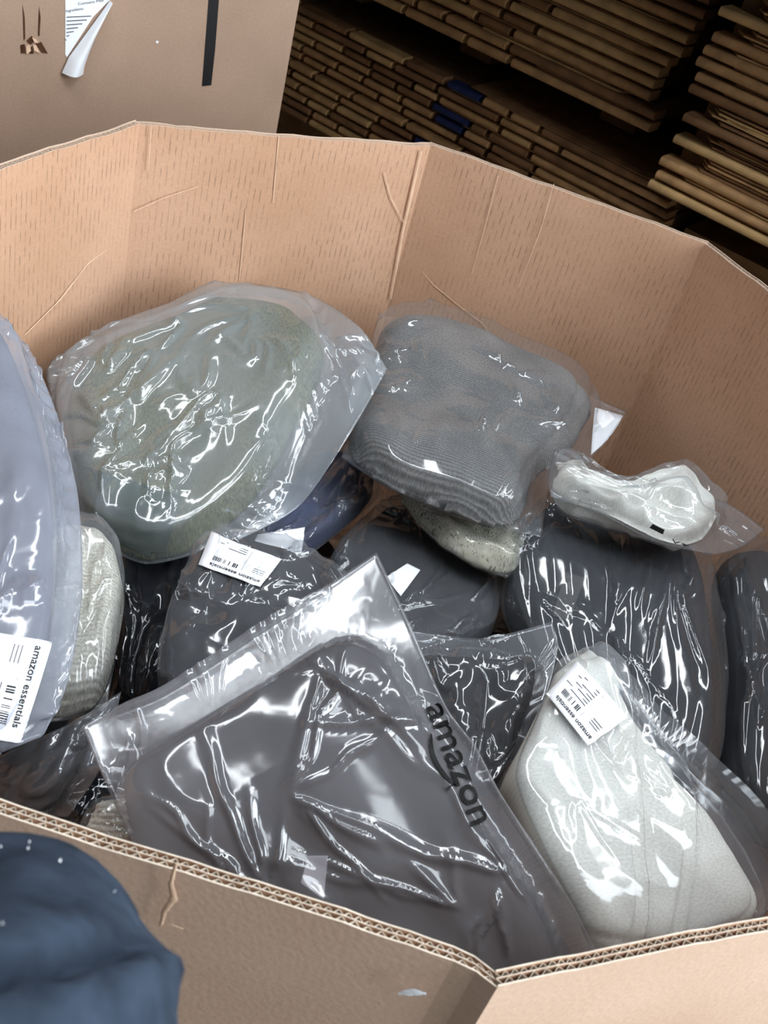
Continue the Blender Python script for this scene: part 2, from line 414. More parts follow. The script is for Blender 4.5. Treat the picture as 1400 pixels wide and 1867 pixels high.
def wall_strip(name, a, b, pix, width, mat, proud, parent, off):
    """thin raised strip along a pixel polyline that lies on the vertical plane a-b"""
    P = [on_plane(p, a, b) for p in pix]
    nrm = CAM - P[0]; dd = np.array([(b - a)[0], (b - a)[1], 0]); dd /= np.linalg.norm(dd)
    nv = np.array([-dd[1], dd[0], 0]); nv = nv if nv @ nrm > 0 else -nv
    # resample
    Q = [P[0]]
    for k in range(len(P) - 1):
        for t in np.linspace(0, 1, 7)[1:]: Q.append(P[k] * (1 - t) + P[k + 1] * t)
    Q = np.array(Q); wv = width if not np.isscalar(width) else np.full(len(Q), width)
    wv = np.interp(np.linspace(0, 1, len(Q)), np.linspace(0, 1, len(wv)), wv)
    v, f = [], []
    rs = np.random.RandomState(len(Q))
    for k in range(len(Q)):
        t = Q[min(k + 1, len(Q) - 1)] - Q[max(k - 1, 0)]; t /= np.linalg.norm(t)
        sd = np.cross(t, nv)
        jw = wv[k] * (0.7 + 0.6 * rs.rand())
        for off2, hh in ((-jw, 0.0), (0, proud), (jw, 0.0)):
            v.append(Q[k] + sd * off2 * 0.5 + nv * (hh + 0.0006 + 0) - off)
    for k in range(len(Q) - 1):
        for c in range(2): f.append((3 * k + c, 3 * k + c + 1, 3 * k + c + 4, 3 * k + c + 3))
    return mesh_obj(name, v, f, mat, parent, True)
def in_off(a, b, t):                       # shift the wall plane outwards by t
    d, n = offset_line(a, b); return a + n * t, b + n * t
# scratches and creases inside
E_, D_, F_, A_, B_ = (V1, V2), (V2, V3), (V0, V1), (N2, V7), (V5, N2)
Eb = in_off(*E_, -0.0045); Db = in_off(*D_, 0.002); Fb = in_off(*F_, 0.002)
wall_strip('scratch', *Fb, [(45, 610), (110, 545), (160, 480), (232, 428)], [.001, .003, .002, .001], M['scuff'], .0006, bulk, bulk_off)
wall_strip('scratch', *Fb, [(235, 300), (222, 350)], .002, M['scuff'], .0004, bulk, bulk_off)
wall_strip('scratch', *Eb, [(245, 385), (300, 360), (360, 340)], .0011, M['scuff'], .0004, bulk, bulk_off)
wall_strip('scratch', *Eb, [(700, 315), (712, 360), (738, 410)], .0014, M['scuff'], .0004, bulk, bulk_off)
wall_strip('crease', *Eb, [(508, 245), (497, 370)], .0011, M['scuff'], .0004, bulk, bulk_off)
wall_strip('crease', *Eb, [(448, 380), (436, 512)], .0011, M['scuff'], .0004, bulk, bulk_off)
wall_strip('crease', *Eb, [(276, 230), (270, 310)], .0011, M['scuff'], .0004, bulk, bulk_off)
wall_strip('crease', *Eb, [(768, 275), (735, 420), (712, 545)], .0028, M['scuff'], .0007, bulk, bulk_off)
wall_strip('crease', *Db, [(798, 270), (765, 400), (728, 560)], .003, M['scuff'], .0007, bulk, bulk_off)
wall_strip('crease', *Db, [(1010, 335), (985, 420), (945, 525)], .0012, M['scuff'], .0004, bulk, bulk_off)
wall_strip('crease', *Db, [(908, 320), (885, 410), (860, 500)], .0012, M['scuff'], .0004, bulk, bulk_off)
wall_strip('scratch', *Db, [(750, 470), (790, 520), (840, 560), (880, 590), (912, 640)], [.0012, .0018, .001, .0016, .001], M['scuff'], .0004, bulk, bulk_off)
wall_strip('crease', *Db, [(1280, 450), (1225, 590), (1178, 700)], .003, M['card_in'], .002, bulk, bulk_off)
Ao = in_off(*A_, TH); Bo = in_off(*B_, TH)
wall_strip('tear', *Ao, [(322, 1570), (312, 1610), (318, 1635), (300, 1660), (294, 1686)], [.002, .003, .005, .003, .002], M['scuff'], .0008, bulk, bulk_off)
wall_strip('scratch', *Ao, [(292, 1686), (312, 1684), (335, 1692)], .0014, M['scuff'], .0005, bulk, bulk_off)
wall_strip('scuff_mark', *Ao, [(728, 1810), (755, 1807), (778, 1810)], [.002, .006, .002], M['paper'], .0006, bulk, bulk_off)

# ------------------------------------------------------------------ bulk box standing behind on the left
K = np.array([-0.35, 1.75]); ang = math.radians(34)
KL = K - np.array([math.cos(ang), math.sin(ang)]) * 1.0
KN = np.array([-math.sin(ang), math.cos(ang)])
bb = empty('bulk_box', (float((K + KL)[0] / 2 + KN[0] * .55), float((K + KL)[1] / 2 + KN[1] * .55), 0.0), ang)
tag(bb, 'tall closed cardboard box with torn white label behind the open box', 'box')
def bbl(p):                               # world -> local of the rear box
    dx, dy = p[0] - bb.location.x, p[1] - bb.location.y
    return np.array([dx * math.cos(ang) + dy * math.sin(ang), -dx * math.sin(ang) + dy * math.cos(ang), p[2]])
for (x0, x1, y0, y1) in ((-.5, .5, -.55, -.54), (-.5, .5, .54, .55), (-.5, -.49, -.54, .54), (.49, .5, -.54, .54)):
    nx, nz = 24, 24
    v, f = box_verts(x0, x1, y0, y1, 0.0, 1.25)
    uvs = [((p[0] + p[1]), p[2]) for p in v]
    o = mesh_obj('side_panel', v, f, M['card_back'], bb, False, uvs)
mesh_obj('top_flap', *box_verts(-.5, .5, -.55, .55, 1.25, 1.258), M['card_back'], bb, False, [(p[0], p[1]) for p in box_verts(-.5, .5, -.55, .55, 1.25, 1.258)[0]])
fa, fb_ = K - KN * 0.0, KL - KN * 0.0
def fpt(p, off=0.0):                       # pixel -> local point on the front of the rear box
    q = on_plane(p, fa, fb_); l = bbl(q); l[1] -= off; return l
def face_poly(name, pix, mat, off, parent=bb):
    P = [fpt(p, off) for p in pix]
    n = len(P); v = P + [p + np.array([0, off * .8, 0]) for p in P]
    f = [tuple(range(n)), tuple(range(2 * n - 1, n - 1, -1))] + [(k, (k + 1) % n, n + (k + 1) % n, n + k) for k in range(n)]
    return mesh_obj(name, v, f, mat, parent)
face_poly('printed_stripe', [(380, 0), (377, 40), (368, 157), (385, 155), (392, 90), (399, 0), (405, -60), (386, -60)], M['black_print'], .0006)
face_poly('scuff_mark', [(284, 75), (288, 74), (289, 78), (285, 79)], M['paper'], .0006)
face_poly('torn_slit', [(41, 8), (45, 30), (46, 70), (43, 74), (42, 40)], M['tear_dark'], .0006)
face_poly('torn_slit', [(71, 12), (74, 30), (72, 66), (69, 64), (70, 35)], M['tear_dark'], .0006)
for pp in ([(37, 82), (45, 80), (47, 97), (38, 97)], [(48, 74), (58, 65), (63, 75), (55, 82)], [(65, 80), (75, 76), (87, 97), (76, 96)], [(52, 90), (58, 84), (62, 97), (55, 98)]):
    face_poly('torn_hole', pp, M['tear_dark'], .0008)
for pp in ([(47, 84), (54, 80), (56, 92), (48, 98)], [(60, 82), (66, 82), (72, 96), (62, 92)], [(58, 68), (66, 72), (70, 78), (62, 76)]):
    q = face_poly('torn_fibre', pp, M['scuff'], .002)
# peeling label: flat sheet and rolled-over corner
lab = face_poly('paper_label', [(119, -80), (119, 100), (122, 104), (170, 30), (200, 0), (200, -80)], M['paper'], .0006)
lv, lf = [], []
A0, A1 = fpt((122, 104)), fpt((206, -6)); B0, B1 = fpt((112, 132)), fpt((150, 132)); B2 = fpt((206, 0))
for k in range(12):                          # curl: rows from the fold line to the free edge
    t = k / 11
    e = np.array([fpt(p) for p in [(150, 132), (152, 118), (162, 90), (172, 66), (186, 38), (204, 2)]])
    for q in range(13):
        w = q / 12
        fold = fpt((118 + (200 - 118) * w, 112 - 112 * w))
        if w < 0.01: fold = fpt((112, 131))
        fe = np.array([np.interp(w, np.linspace(0, 1, 6), e[:, c]) for c in range(3)])
        p = fold * (1 - t) + fe * t
        p[1] -= 0.002 + 0.016 * math.sin(math.pi * min(1, t * 0.95 + .03)) * (1 - .6 * w) + .004 * t
        lv.append(p)
lf = grid_faces(12, 13)
mesh_obj('curled_corner', lv, lf, M['paper'], lab, True)

FONT = None
def text_mesh(txt, subdiv=1, bold=False):
    """text as 2d verts and faces; x advance 0..w, baseline y=0, size 1"""
    cu = bpy.data.curves.new('t', 'FONT'); cu.body = txt; cu.size = 1.0; cu.resolution_u = 3
    if bold: cu.offset = 0.012
    ob = bpy.data.objects.new('t', cu); COL.objects.link(ob)
    dg = bpy.context.evaluated_depsgraph_get(); dg.update()
    me = bpy.data.meshes.new_from_object(ob.evaluated_get(dg))
    bm = bmesh.new(); bm.from_mesh(me)
    bmesh.ops.remove_doubles(bm, verts=bm.verts, dist=1e-4)
    if subdiv > 0: 
        bmesh.ops.triangulate(bm, faces=bm.faces)
        for _ in range(subdiv):
            bmesh.ops.subdivide_edges(bm, edges=[e for e in bm.edges if e.calc_length() > 0.12], cuts=1)
        bmesh.ops.triangulate(bm, faces=bm.faces)
    bm.verts.ensure_lookup_table(); bm.verts.index_update()
    v = np.array([[q.co.x, q.co.y] for q in bm.verts]); f = [tuple(x.index for x in p.verts) for p in bm.faces]
    bm.free(); bpy.data.objects.remove(ob); bpy.data.meshes.remove(me); bpy.data.curves.remove(cu)
    return v, f
for txt, px0, px1, hgt in (('Ingredients', (120, 22), (152, 17), 7), ('Contains Milk', (142, 9), (190, 2), 7)):
    v, f = text_mesh(txt, 0); w = v[:, 0].max()
    d0 = np.array(px0, float); d1 = np.array(px1, float); du = (d1 - d0) / w; dv = np.array([du[1], -du[0]]); dv = dv / np.linalg.norm(dv) * hgt
    mesh_obj('lettering', [fpt(d0 + du * p[0] + dv * p[1], .0012) for p in v], f, M['ink_soft'], lab)
mb = MB()
for k in range(7):
    y = 30 + k * 7; x1 = 172 - k * 8
    P = [fpt(p, .0011) for p in [(121, y), (x1 - 6, y - 2), (x1 - 6, y - .2), (121, y + 1.8)]]
    mb.add(P, [(0, 1, 2, 3)])
mb.build('fine_print', M['ink_soft'], lab)

# ------------------------------------------------------------------ stacks of flattened bulk boxes behind on the right
SA = math.radians(-28.5)
sdir = np.array([math.cos(SA), math.sin(SA)]); sback = np.array([-math.sin(SA), math.cos(SA)])
def bar_mesh(L, h, dep):
    """folded edge: a board strip with a rounded front, runs along +x from 0..L, front at y=0"""
    r = h / 2; prof = []
    for k in range(7):
        a = -math.pi / 2 - k * math.pi / 6
        prof.append((r * 0.9 + r * 0.9 * math.cos(a), r + r * math.sin(a)))
    prof = [(dep, 0)] + prof + [(dep, h)]
    n = len(prof); v = [(x, y, z) for x in (0, L) for (y, z) in prof]
    f = [(k, (k + 1) % n, n + (k + 1) % n, n + k) for k in range(n)] + [tuple(range(n - 1, -1, -1)), tuple(range(n, 2 * n))]
    return v, f
def flap_mesh(x0, x1, y0, dep, z0, th, ch, rs):
    """thin inner flap with a clipped left corner and a slightly wavy front"""
    xs = np.linspace(x0 + ch, x1, 12)
    front = [(x0, y0 + ch * 1.3)] + [(x, y0 + rs.rand() * .004) for x in xs]
    pts = front + [(x1, dep), (x0, dep)]
    n = len(pts); v = [(x, y, z0) for x, y in pts] + [(x, y, z0 + th) for x, y in pts]
    f = [tuple(range(n - 1, -1, -1)), tuple(range(n, 2 * n))] + [(k, (k + 1) % n, n + (k + 1) % n, n + k) for k in range(n)]
    return v, f
ORD = ['first', 'second', 'third', 'fourth', 'fifth', 'sixth', 'seventh', 'eighth', 'ninth', 'tenth', 'eleventh', 'twelfth']
def flattened_box(corner, z, L, style, seed, label, group, blue=None, slots=True, pitch=.026):
    """corner: plan point of the near end of the front edge. style 'left': near end on the right; 'right': near end on the left"""
    rs = np.random.RandomState(seed)
    shift = (rs.rand() - .5) * .034; inset = rs.rand() * .022
    c = np.array(corner) + sdir * shift + sback * inset
    t = empty('flattened_box', (float(c[0]), float(c[1]), z), SA + (rs.rand() - .5) * .012)
    tag(t, label, 'flattened box', group)
    s = -1 if style == 'left' else 1
    mats = [M['kraft'], M['kraft_b'], M['kraft_dark']]
    def flipx(v): return [(s * p[0], p[1], p[2]) for p in v]
    hb = pitch * .37
    # inner board
    v, f = box_verts(0.03, L - .02, .045, .62, pitch * .06, pitch * .90); mesh_obj('inner_board', flipx(v), f, M['kraft_shaded'], t)
    if style == 'right': hb = pitch * .36
    for lvl in range(2 if style == 'left' or rs.rand() < .45 else 1):
        z0 = lvl * pitch * .5; x = 0.0 + rs.rand() * .012
        segs = []
        if slots:
            cut = [0.28 + rs.rand() * .10]
            while cut[-1] < L: cut.append(cut[-1] + [0.075, .11, .16][rs.randint(3)] + rs.rand() * .02)
        else: cut = [L]
        if blue and lvl == blue[2]: cut = sorted([c_ for c_ in cut if not blue[0] - .05 < c_ < blue[1] + .05] + [blue[0], blue[1]])
        prev = x
        for q in cut:
            q = min(q, L); segs.append((prev, q - .0075)); prev = q + .0075
            if q >= L: break
        y0 = rs.rand() * .008
        for a, b in segs:
            if b - a < .02: continue
            v, f = bar_mesh(b - a, hb * (0.9 + .15 * rs.rand()), .05)
            m_ = mats[rs.choice([0, 0, 1, 2])]
            mid = (a + b) / 2
            if blue and blue[0] < mid < blue[1] and lvl == blue[2]: m_ = M['blue_print']
            mesh_obj('folded_edge', [(s * (p[0] + a), p[1] + y0, p[2] + z0) for p in v], f, m_, t)
    for lv in ((.36, .86) if style == 'left' else (.40, .56, .72, .88)):
        x0 = .03 + rs.rand() * (.07 if style == 'left' else .04); x1 = x0 + .25 + rs.rand() * .4
        v, f = flap_mesh(x0, min(x1, L - .05), .010 + rs.rand() * .014, .3, pitch * lv, pitch * .07, .02 + rs.rand() * .02, rs)
        mesh_obj('flap', flipx(v), f, mats[rs.randint(3)], t)
        v, f = flap_mesh(x0 + .02, min(x1 + .05, L - .05), .02 + rs.rand() * .012, .3, pitch * (lv + .075), pitch * .06, .02 + rs.rand() * .02, rs)
        mesh_obj('flap', flipx(v), f, mats[rs.randint(3)], t)
    return t
a = atz((733, 89), .80); b = atz((1187, 316), .80)
LC = a[:2] + sdir * ((b - a)[:2] @ sdir)                 # right end of the left stacks' front
LCu = on_plane((1172, 231), a, b)[:2]
zl = .785
for k in range(6):
    flattened_box(LC + sdir * .06, zl - (k + 1) * .043, 1.25, 'left', 100 + k,
                  ORD[k] + ' flattened box from the top of the lower stack below the dark gap', 'flattened boxes in the lower stack',
                  blue=(.50 + .015 * (k % 3), .60 + .02 * (k % 2) + .008 * k, (k + 1) % 2) if k < 5 else None, pitch=.042)
zu = .865
for k in range(7):
    flattened_box(LCu + sdir * .004 * k, zu + k * .050, 1.25, 'left', 200 + k,
                  ORD[k] + ' flattened box from the bottom of the upper left stack above the gap', 'flattened boxes in the upper stack', pitch=.049)
RC = atz((1196, 286), .86)[:2]
zr = .795
for k in range(8):
    flattened_box(RC, zr + k * .047, 1.1, 'right', 300 + k, ORD[k] + ' flattened box from the bottom of the right stack with folded ends'  ,
                  'flattened boxes in the right stack', slots=False, pitch=.046)
# lower hidden boards carrying the stacks
def carrier(name, c, s, L, z0, z1, label):
    t = empty(name, (float(c[0]), float(c[1]), z0), SA); tag(t, label, 'dunnage')
    for q in range(3):
        x = .15 + q * (L - .4) / 2
        v, f = box_verts(x, x + .09, .2, .6, 0, z1 - z0); mesh_obj('block', [(s * p[0], p[1], p[2]) for p in v], f, M['wood'], t)
carrier('spacer_blocks', LC, -1, 1.2, zl + .004, zu - .001, 'wooden spacer blocks in the dark gap between two stacks')
carrier('spacer_blocks', RC + sback * .1, 1, 1.1, zr - .10, zr, 'wooden spacer blocks under the right stack of flattened boxes')
def crate(c, s, L, z1, label):
    t = empty('storage_crate', (float(c[0]), float(c[1]), 0), SA); tag(t, label, 'crate')
    def part(nm, *b):
        v, f = box_verts(*b); mesh_obj(nm, [(s * p[0], p[1], p[2]) for p in v], f, M['wood'], t)
    n_ = max(2, int(z1 / .1)); hp = (z1 - .02) / n_
    for q in range(n_):
        z0 = q * hp + .005
        part('plank', .06, L - .06, .10, .12, z0, z0 + hp - .008); part('plank', .06, L - .06, .58, .60, z0, z0 + hp - .008)
        part('plank', .06, .08, .12, .58, z0, z0 + hp - .008); part('plank', L - .08, L - .06, .12, .58, z0, z0 + hp - .008)
    for x in (.08, L - .12):
        for y in (.12, .54): part('corner_post', x, x + .04, y, y + .04, 0, z1 - .02)
    part('lid', .05, L - .05, .09, .61, z1 - .02, z1)
crate(LC, -1, 1.2, zl - 6 * .043 - .004, 'wooden crate carrying the lower stack of flattened boxes')
crate(RC + sback * .1, 1, 0.9, zr - .101, 'wooden crate under the right stack of flattened boxes')

# ------------------------------------------------------------------ bagged clothes
def catmull(P, n):
    P = np.asarray(P, float)
    if len(P) == 2: return P[0] + (P[1] - P[0]) * np.linspace(0, 1, n)[:, None]
    d = np.r_[0, np.cumsum(np.linalg.norm(np.diff(P, axis=0), axis=1))]; d /= d[-1]
    # monotone-ish cubic via fine Catmull-Rom then arc-length resample
    Q = np.vstack([2 * P[0] - P[1], P, 2 * P[-1] - P[-2]]); out = []
    for k in range(1, len(Q) - 2):
        p0, p1, p2, p3 = Q[k - 1:k + 3]
        t = np.linspace(0, 1, 24, endpoint=False)[:, None]
        m1 = (p2 - p0) * .4; m2 = (p3 - p1) * .4
        out.append((2 * t**3 - 3 * t**2 + 1) * p1 + (t**3 - 2 * t**2 + t) * m1 + (-2 * t**3 + 3 * t**2) * p2 + (t**3 - t**2) * m2)
    out = np.vstack(out + [P[-1:]])
    d = np.r_[0, np.cumsum(np.linalg.norm(np.diff(out, axis=0), axis=1))]
    tt = np.linspace(0, d[-1], n)
    return np.stack([np.interp(tt, d, out[:, c]) for c in range(3)], 1)

def drape(P, Nn, hc, slack, iters, seed, wave, aniso=(1.0, 1.0), crease=(7, .003, 2.0, .30)):
    """relax a slightly too large sheet of film over the contents: stretch, shear and bending constraints"""
    rs = np.random.RandomState(seed)
    n, m_, _ = P.shape
    base = P + Nn * (hc + .002)[..., None]
    ss = 1 + slack
    X = base.copy()
    nz = smooth_noise((n, m_), (max(3, n // wave), max(3, m_ // wave)), seed) * .6 + smooth_noise((n, m_), (max(3, n // (wave // 2 + 1)), max(3, m_ // (wave // 2 + 1))), seed + 1) * .4
    env = np.ones((n, m_)); env[0] = env[-1] = 0; env[:, 0] = env[:, -1] = 0
    X += Nn * (np.abs(nz) * .012 * env)[..., None]
    X += (rs.rand(n, m_, 3) - .5) * .001 * env[..., None]
    fixed = env == 0
    def L(A): return np.linalg.norm(A, axis=-1)
    base = P
    smap = 1 + slack * (1 + .8 * smooth_noise((n, m_), 4, seed + 2))
    r_h = L(base[:, 1:] - base[:, :-1]) * (1 + (smap[:, 1:] - 1) * aniso[0])
    r_v = L(base[1:] - base[:-1]) * (1 + (smap[1:] - 1) * aniso[1])
    r_d = L(base[1:, 1:] - base[:-1, :-1]) * smap[1:, 1:]
    r_e = L(base[1:, :-1] - base[:-1, 1:]) * smap[1:, 1:]
    r_h2 = L(base[:, 2:] - base[:, :-2]) * (1 + (smap[:, 2:] - 1) * aniso[0]); r_v2 = L(base[2:] - base[:-2]) * (1 + (smap[2:] - 1) * aniso[1])
    wgt = env[..., None]
    def solve(A, B, r, wa, wb, k):
        D = B - A; l = L(D) + 1e-9
        tot = wa + wb; tot = np.where(tot == 0, 1, tot)
        c = ((l - r) / l)[..., None] * D * k / tot
        A += c * wa; B -= c * wb
    cover = hc.copy()                                          # film rides on the high points of the contents
    for _ in range(2):
        q = cover.copy()
        for dy, dx in ((0, 1), (0, -1), (1, 0), (-1, 0)): q = np.maximum(q, np.roll(np.roll(cover, dy, 0), dx, 1))
        cover = q
    prev = X.copy()
    for it in range(iters):
        V = (X - prev) * .86; prev = X.copy(); X = X + V * wgt - Nn * (0.00012 * env)[..., None]
        for o in (0, 1):
            mh = (m_ - 1 - o + 1) // 2; mv = (n - 1 - o + 1) // 2
            a_ = X[:, o:m_ - 1:2]; b_ = X[:, o + 1:m_:2]; q = min(a_.shape[1], b_.shape[1])
            solve(a_[:, :q], b_[:, :q], r_h[:, o::2][:, :q], wgt[:, o:m_ - 1:2][:, :q], wgt[:, o + 1:m_:2][:, :q], 1.0)
            a_ = X[o:n - 1:2]; b_ = X[o + 1:n:2]; q = min(len(a_), len(b_))
            solve(a_[:q], b_[:q], r_v[o::2][:q], wgt[o:n - 1:2][:q], wgt[o + 1:n:2][:q], 1.0)
            a_ = X[o:n - 1:2, :-1]; b_ = X[o + 1:n:2, 1:]; q = min(len(a_), len(b_))
            solve(a_[:q], b_[:q], r_d[o::2][:q], wgt[o:n - 1:2, :-1][:q], wgt[o + 1:n:2, 1:][:q], .7)
            a_ = X[o:n - 1:2, 1:]; b_ = X[o + 1:n:2, :-1]; q = min(len(a_), len(b_))
            D_e = r_e[o::2][:q]
            solve(a_[:q], b_[:q], D_e, wgt[o:n - 1:2, 1:][:q], wgt[o + 1:n:2, :-1][:q], .7)
        # bending (skip one), two colours of four
        for o in range(4):
            a_ = X[:, o:m_ - 2:4]; b_ = X[:, o + 2:m_:4]; q = min(a_.shape[1], b_.shape[1])
            if q: solve(a_[:, :q], b_[:, :q], r_h2[:, o::4][:, :q], wgt[:, o:m_ - 2:4][:, :q], wgt[:, o + 2:m_:4][:, :q], .45)
            a_ = X[o:n - 2:4]; b_ = X[o + 2:n:4]; q = min(len(a_), len(b_))
            if q: solve(a_[:q], b_[:q], r_v2[o::4][:q], wgt[o:n - 2:4][:q], wgt[o + 2:n:4][:q], .45)
        dd = ((X - P) * Nn).sum(-1)
        lo = cover + .0012
        pen = np.maximum(lo - dd, 0) * env
        X += Nn * pen[..., None]
        hi = np.maximum(dd - (cover + .035), 0) * env; X -= Nn * hi[..., None]
    # crisp creases: straight ridges that fan out from pinch points
    uu, vv = np.meshgrid(np.linspace(0, 1, m_), np.linspace(0, 1, n))
    for _ in range(crease[0]):
        cu, cv = .05 + .9 * rs.rand(), .05 + .9 * rs.rand(); a0 = rs.rand() * 6.28
        for _k in range(rs.randint(3, 7)):
            a1 = a0 + (rs.rand() - .5) * crease[2]; ln = crease[3] * (.35 + rs.rand()); wd = .009 + .016 * rs.rand() ** 2
            dx, dy = math.cos(a1), math.sin(a1)
            t = (uu - cu) * dx + (vv - cv) * dy; d = np.abs(-(uu - cu) * dy + (vv - cv) * dx + .02 * (rs.rand() - .5) * np.sin(t * 40))
            w_ = wd * (.5 + np.clip(t / ln, 0, 1))
            hgt = crease[1] * (.4 + rs.rand()) * np.clip(1 - d / w_, 0, 1) * np.clip(t / (ln * .12), 0, 1) * np.clip((ln - t) / (ln * .5), 0, 1)
            X += Nn * (hgt * env)[..., None]
    return X

def clamp_box(A):
    """keep points inside the open box (film rests against the board)"""
    S = A.shape; A = A.reshape(-1, 3).copy()
    for i in range(8):
        a_, b_ = OCT[i], OCT[(i + 1) % 8]; _, n_ = offset_line(a_, b_)
        d_ = np.maximum((A[:, :2] - a_) @ n_ + .010, 0); A[:, :2] -= d_[:, None] * n_
    return A.reshape(S)
BAGS = {}
def bag(key, label, edges, zoff=0.0, T=.06, content=(.08, .92, .08, .92), shape=(3.0, .45), slack=.05, film=None, cloth=None,
        folds=(.004, 7), ribs=None, iters=95, seed=1, wave=16, aniso=(1, 1), crease=(7, .003, 2.0, .30), nres=112, under=.5, layers=3, group='bags of clothes in the open box', belly=0.0, steps=()):
    """edges: bottom, right, top, left outlines of the bag seam as (px, py, z); corners repeat"""
    bt, rt, tp, lt = [[atz(p[:2], p[2] + zoff) for p in e] for e in edges]
    n = m_ = nres
    cb, ct, cl, cr = catmull(bt, m_), catmull(tp, m_), catmull(lt, n), catmull(rt, n)
    u = np.linspace(0, 1, m_)[None, :, None]; v = np.linspace(0, 1, n)[:, None, None]
    P = (1 - v) * cb[None] + v * ct[None] + (1 - u) * cl[:, None] + u * cr[:, None] \
        - ((1 - u) * (1 - v) * cb[0] + u * (1 - v) * cb[-1] + (1 - u) * v * ct[0] + u * v * ct[-1])
    du = np.gradient(P, axis=1); dv = np.gradient(P, axis=0)
    Nn = np.cross(du, dv); Nn /= np.linalg.norm(Nn, axis=-1, keepdims=True) + 1e-12
    if Nn[..., 2].mean() < 0: Nn = -Nn
    # even the normals out
    mean_n = Nn.reshape(-1, 3).mean(0); Nn = Nn * .5 + mean_n / np.linalg.norm(mean_n) * .5
    Nn /= np.linalg.norm(Nn, axis=-1, keepdims=True)
    uu = u[..., 0] * np.ones((n, 1)); vv = v[..., 0] * np.ones((1, m_))
    u0, u1, v0, v1 = content
    pu, pq = shape
    rl = np.random.RandomState(seed + 5); hc = np.zeros((n, m_)); prof = np.zeros((n, m_))
    for l in range(layers):                                   # folded layers, each a little askew on the one below
        k_ = l / max(1, layers - 1); e0, e1, e2, e3 = rl.rand(4) * .07 * k_
        a0, a1, c0, c1 = u0 + e0, u1 - e1, v0 + e2, v1 - e3
        tw = (rl.rand() - .5) * .10 * k_
        x_ = uu - (a0 + a1) / 2; y_ = vv - (c0 + c1) / 2; x2, y2 = x_ + tw * y_, y_ - tw * x_
        su = np.abs(x2 / ((a1 - a0) / 2)); sv = np.abs(y2 / ((c1 - c0) / 2))
        wob = 1 + .035 * smooth_noise((n, m_), 5, seed + 9 + l)
        rr = ((su ** (pu + 2) + sv ** (pu + 2)) ** (1 / (pu + 2))) * wob
        pl = np.clip(1 - rr ** 8, 0, 1) ** pq
        hc += T / layers * pl; prof = np.maximum(prof, pl)
    fold = smooth_noise((n, m_), folds[1], seed + 11) + .5 * (1 - 2 * np.abs(smooth_noise((n, m_), folds[1] + 2, seed + 12)))
    hc = hc + folds[0] * fold * prof
    for (ua, va, ub, vb, hh, wd) in steps:                    # sharp folded edges of the garment in uv
        nx, ny = -(vb - va), (ub - ua); ln = math.hypot(nx, ny)
        dist = ((uu - ua) * nx + (vv - va) * ny) / ln
        hc = hc + hh * prof ** .5 / (1 + np.exp(-dist / wd))
    if ribs:
        ax, cnt, amp = ribs
        x_ = (uu if ax == 'u' else vv) * cnt + smooth_noise((n, m_), 4, seed + 21) * .6
        hc = hc + amp * (np.abs(np.sin(np.pi * x_)) ** .6 - .6) * prof
    hc = np.maximum(hc, 0)
    X = clamp_box(drape(P, Nn, hc, slack, iters, seed, wave, aniso, crease))
    org = P[n // 2, m_ // 2] - Nn[n // 2, m_ // 2] * T * under
    t = empty('clothing_bag', tuple(map(float, org))); tag(t, label, 'bag', group)
    # metres-based uv
    Lu = np.linalg.norm(cb[1:] - cb[:-1], axis=1).sum() * .5 + np.linalg.norm(ct[1:] - ct[:-1], axis=1).sum() * .5
    Lv = np.linalg.norm(cl[1:] - cl[:-1], axis=1).sum() * .5 + np.linalg.norm(cr[1:] - cr[:-1], axis=1).sum() * .5
    uv = np.stack([uu * Lu + seed * .37, vv * Lv + seed * .21], -1).reshape(-1, 2)
    # film: top sheet and coarser bottom sheet joined along the seam
    low = clamp_box(P - Nn * (hc * under + .0015)[..., None])
    low[0], low[-1], low[:, 0], low[:, -1] = X[0], X[-1], X[:, 0], X[:, -1]
    idx2 = np.arange(n * m_).reshape(n, m_) + n * m_
    top_i = np.arange(n * m_).reshape(n, m_)
    idx2[0], idx2[-1], idx2[:, 0], idx2[:, -1] = top_i[0], top_i[-1], top_i[:, 0], top_i[:, -1]
    ff = grid_faces(n, m_)
    fb2 = [(int(idx2[i, j]), int(idx2[i, j + 1]), int(idx2[i + 1, j + 1]), int(idx2[i + 1, j])) for i in range(n - 1) for j in range(m_ - 1)]
    allv = np.vstack([X.reshape(-1, 3), low.reshape(-1, 3)]) - org
    fo = mesh_obj('plastic_film', allv, ff + fb2, film, t, True, np.vstack([uv, uv + 3]))
    # garment inside
    inside = prof > 0.02
    keep = inside
    gt = P + Nn * np.maximum(hc - .004, 0)[..., None]; gb = P - Nn * (hc * under * .96 - .0005)[..., None]
    gt, gb = clamp_box(gt), clamp_box(gb)
    vid = -np.ones((n, m_), int); vs = []; uvs = []
    for i in range(n):
        for j in range(m_):
            if keep[i, j]: vid[i, j] = len(vs); vs.append(gt[i, j] - org); uvs.append(uv[i * m_ + j])
    nt_ = len(vs); vb_ = []
    for i in range(n):
        for j in range(m_):
            if keep[i, j]: vb_.append(gb[i, j] - org); uvs.append(uv[i * m_ + j])
    gf = []
    cell = keep[:-1, :-1] & keep[1:, :-1] & keep[:-1, 1:] & keep[1:, 1:]
    from collections import Counter
    edge = {}
    for i, j in zip(*np.nonzero(cell)):
        q = (vid[i, j], vid[i + 1, j], vid[i + 1, j + 1], vid[i, j + 1])
        gf.append(q); gf.append(tuple(x + nt_ for x in q[::-1]))
        for k in range(4):
            e = (q[k], q[(k + 1) % 4]); r = (e[1], e[0])
            if r in edge: del edge[r]
            else: edge[e] = 1
    for (a_, b_) in edge: gf.append((b_, a_, a_ + nt_, b_ + nt_))
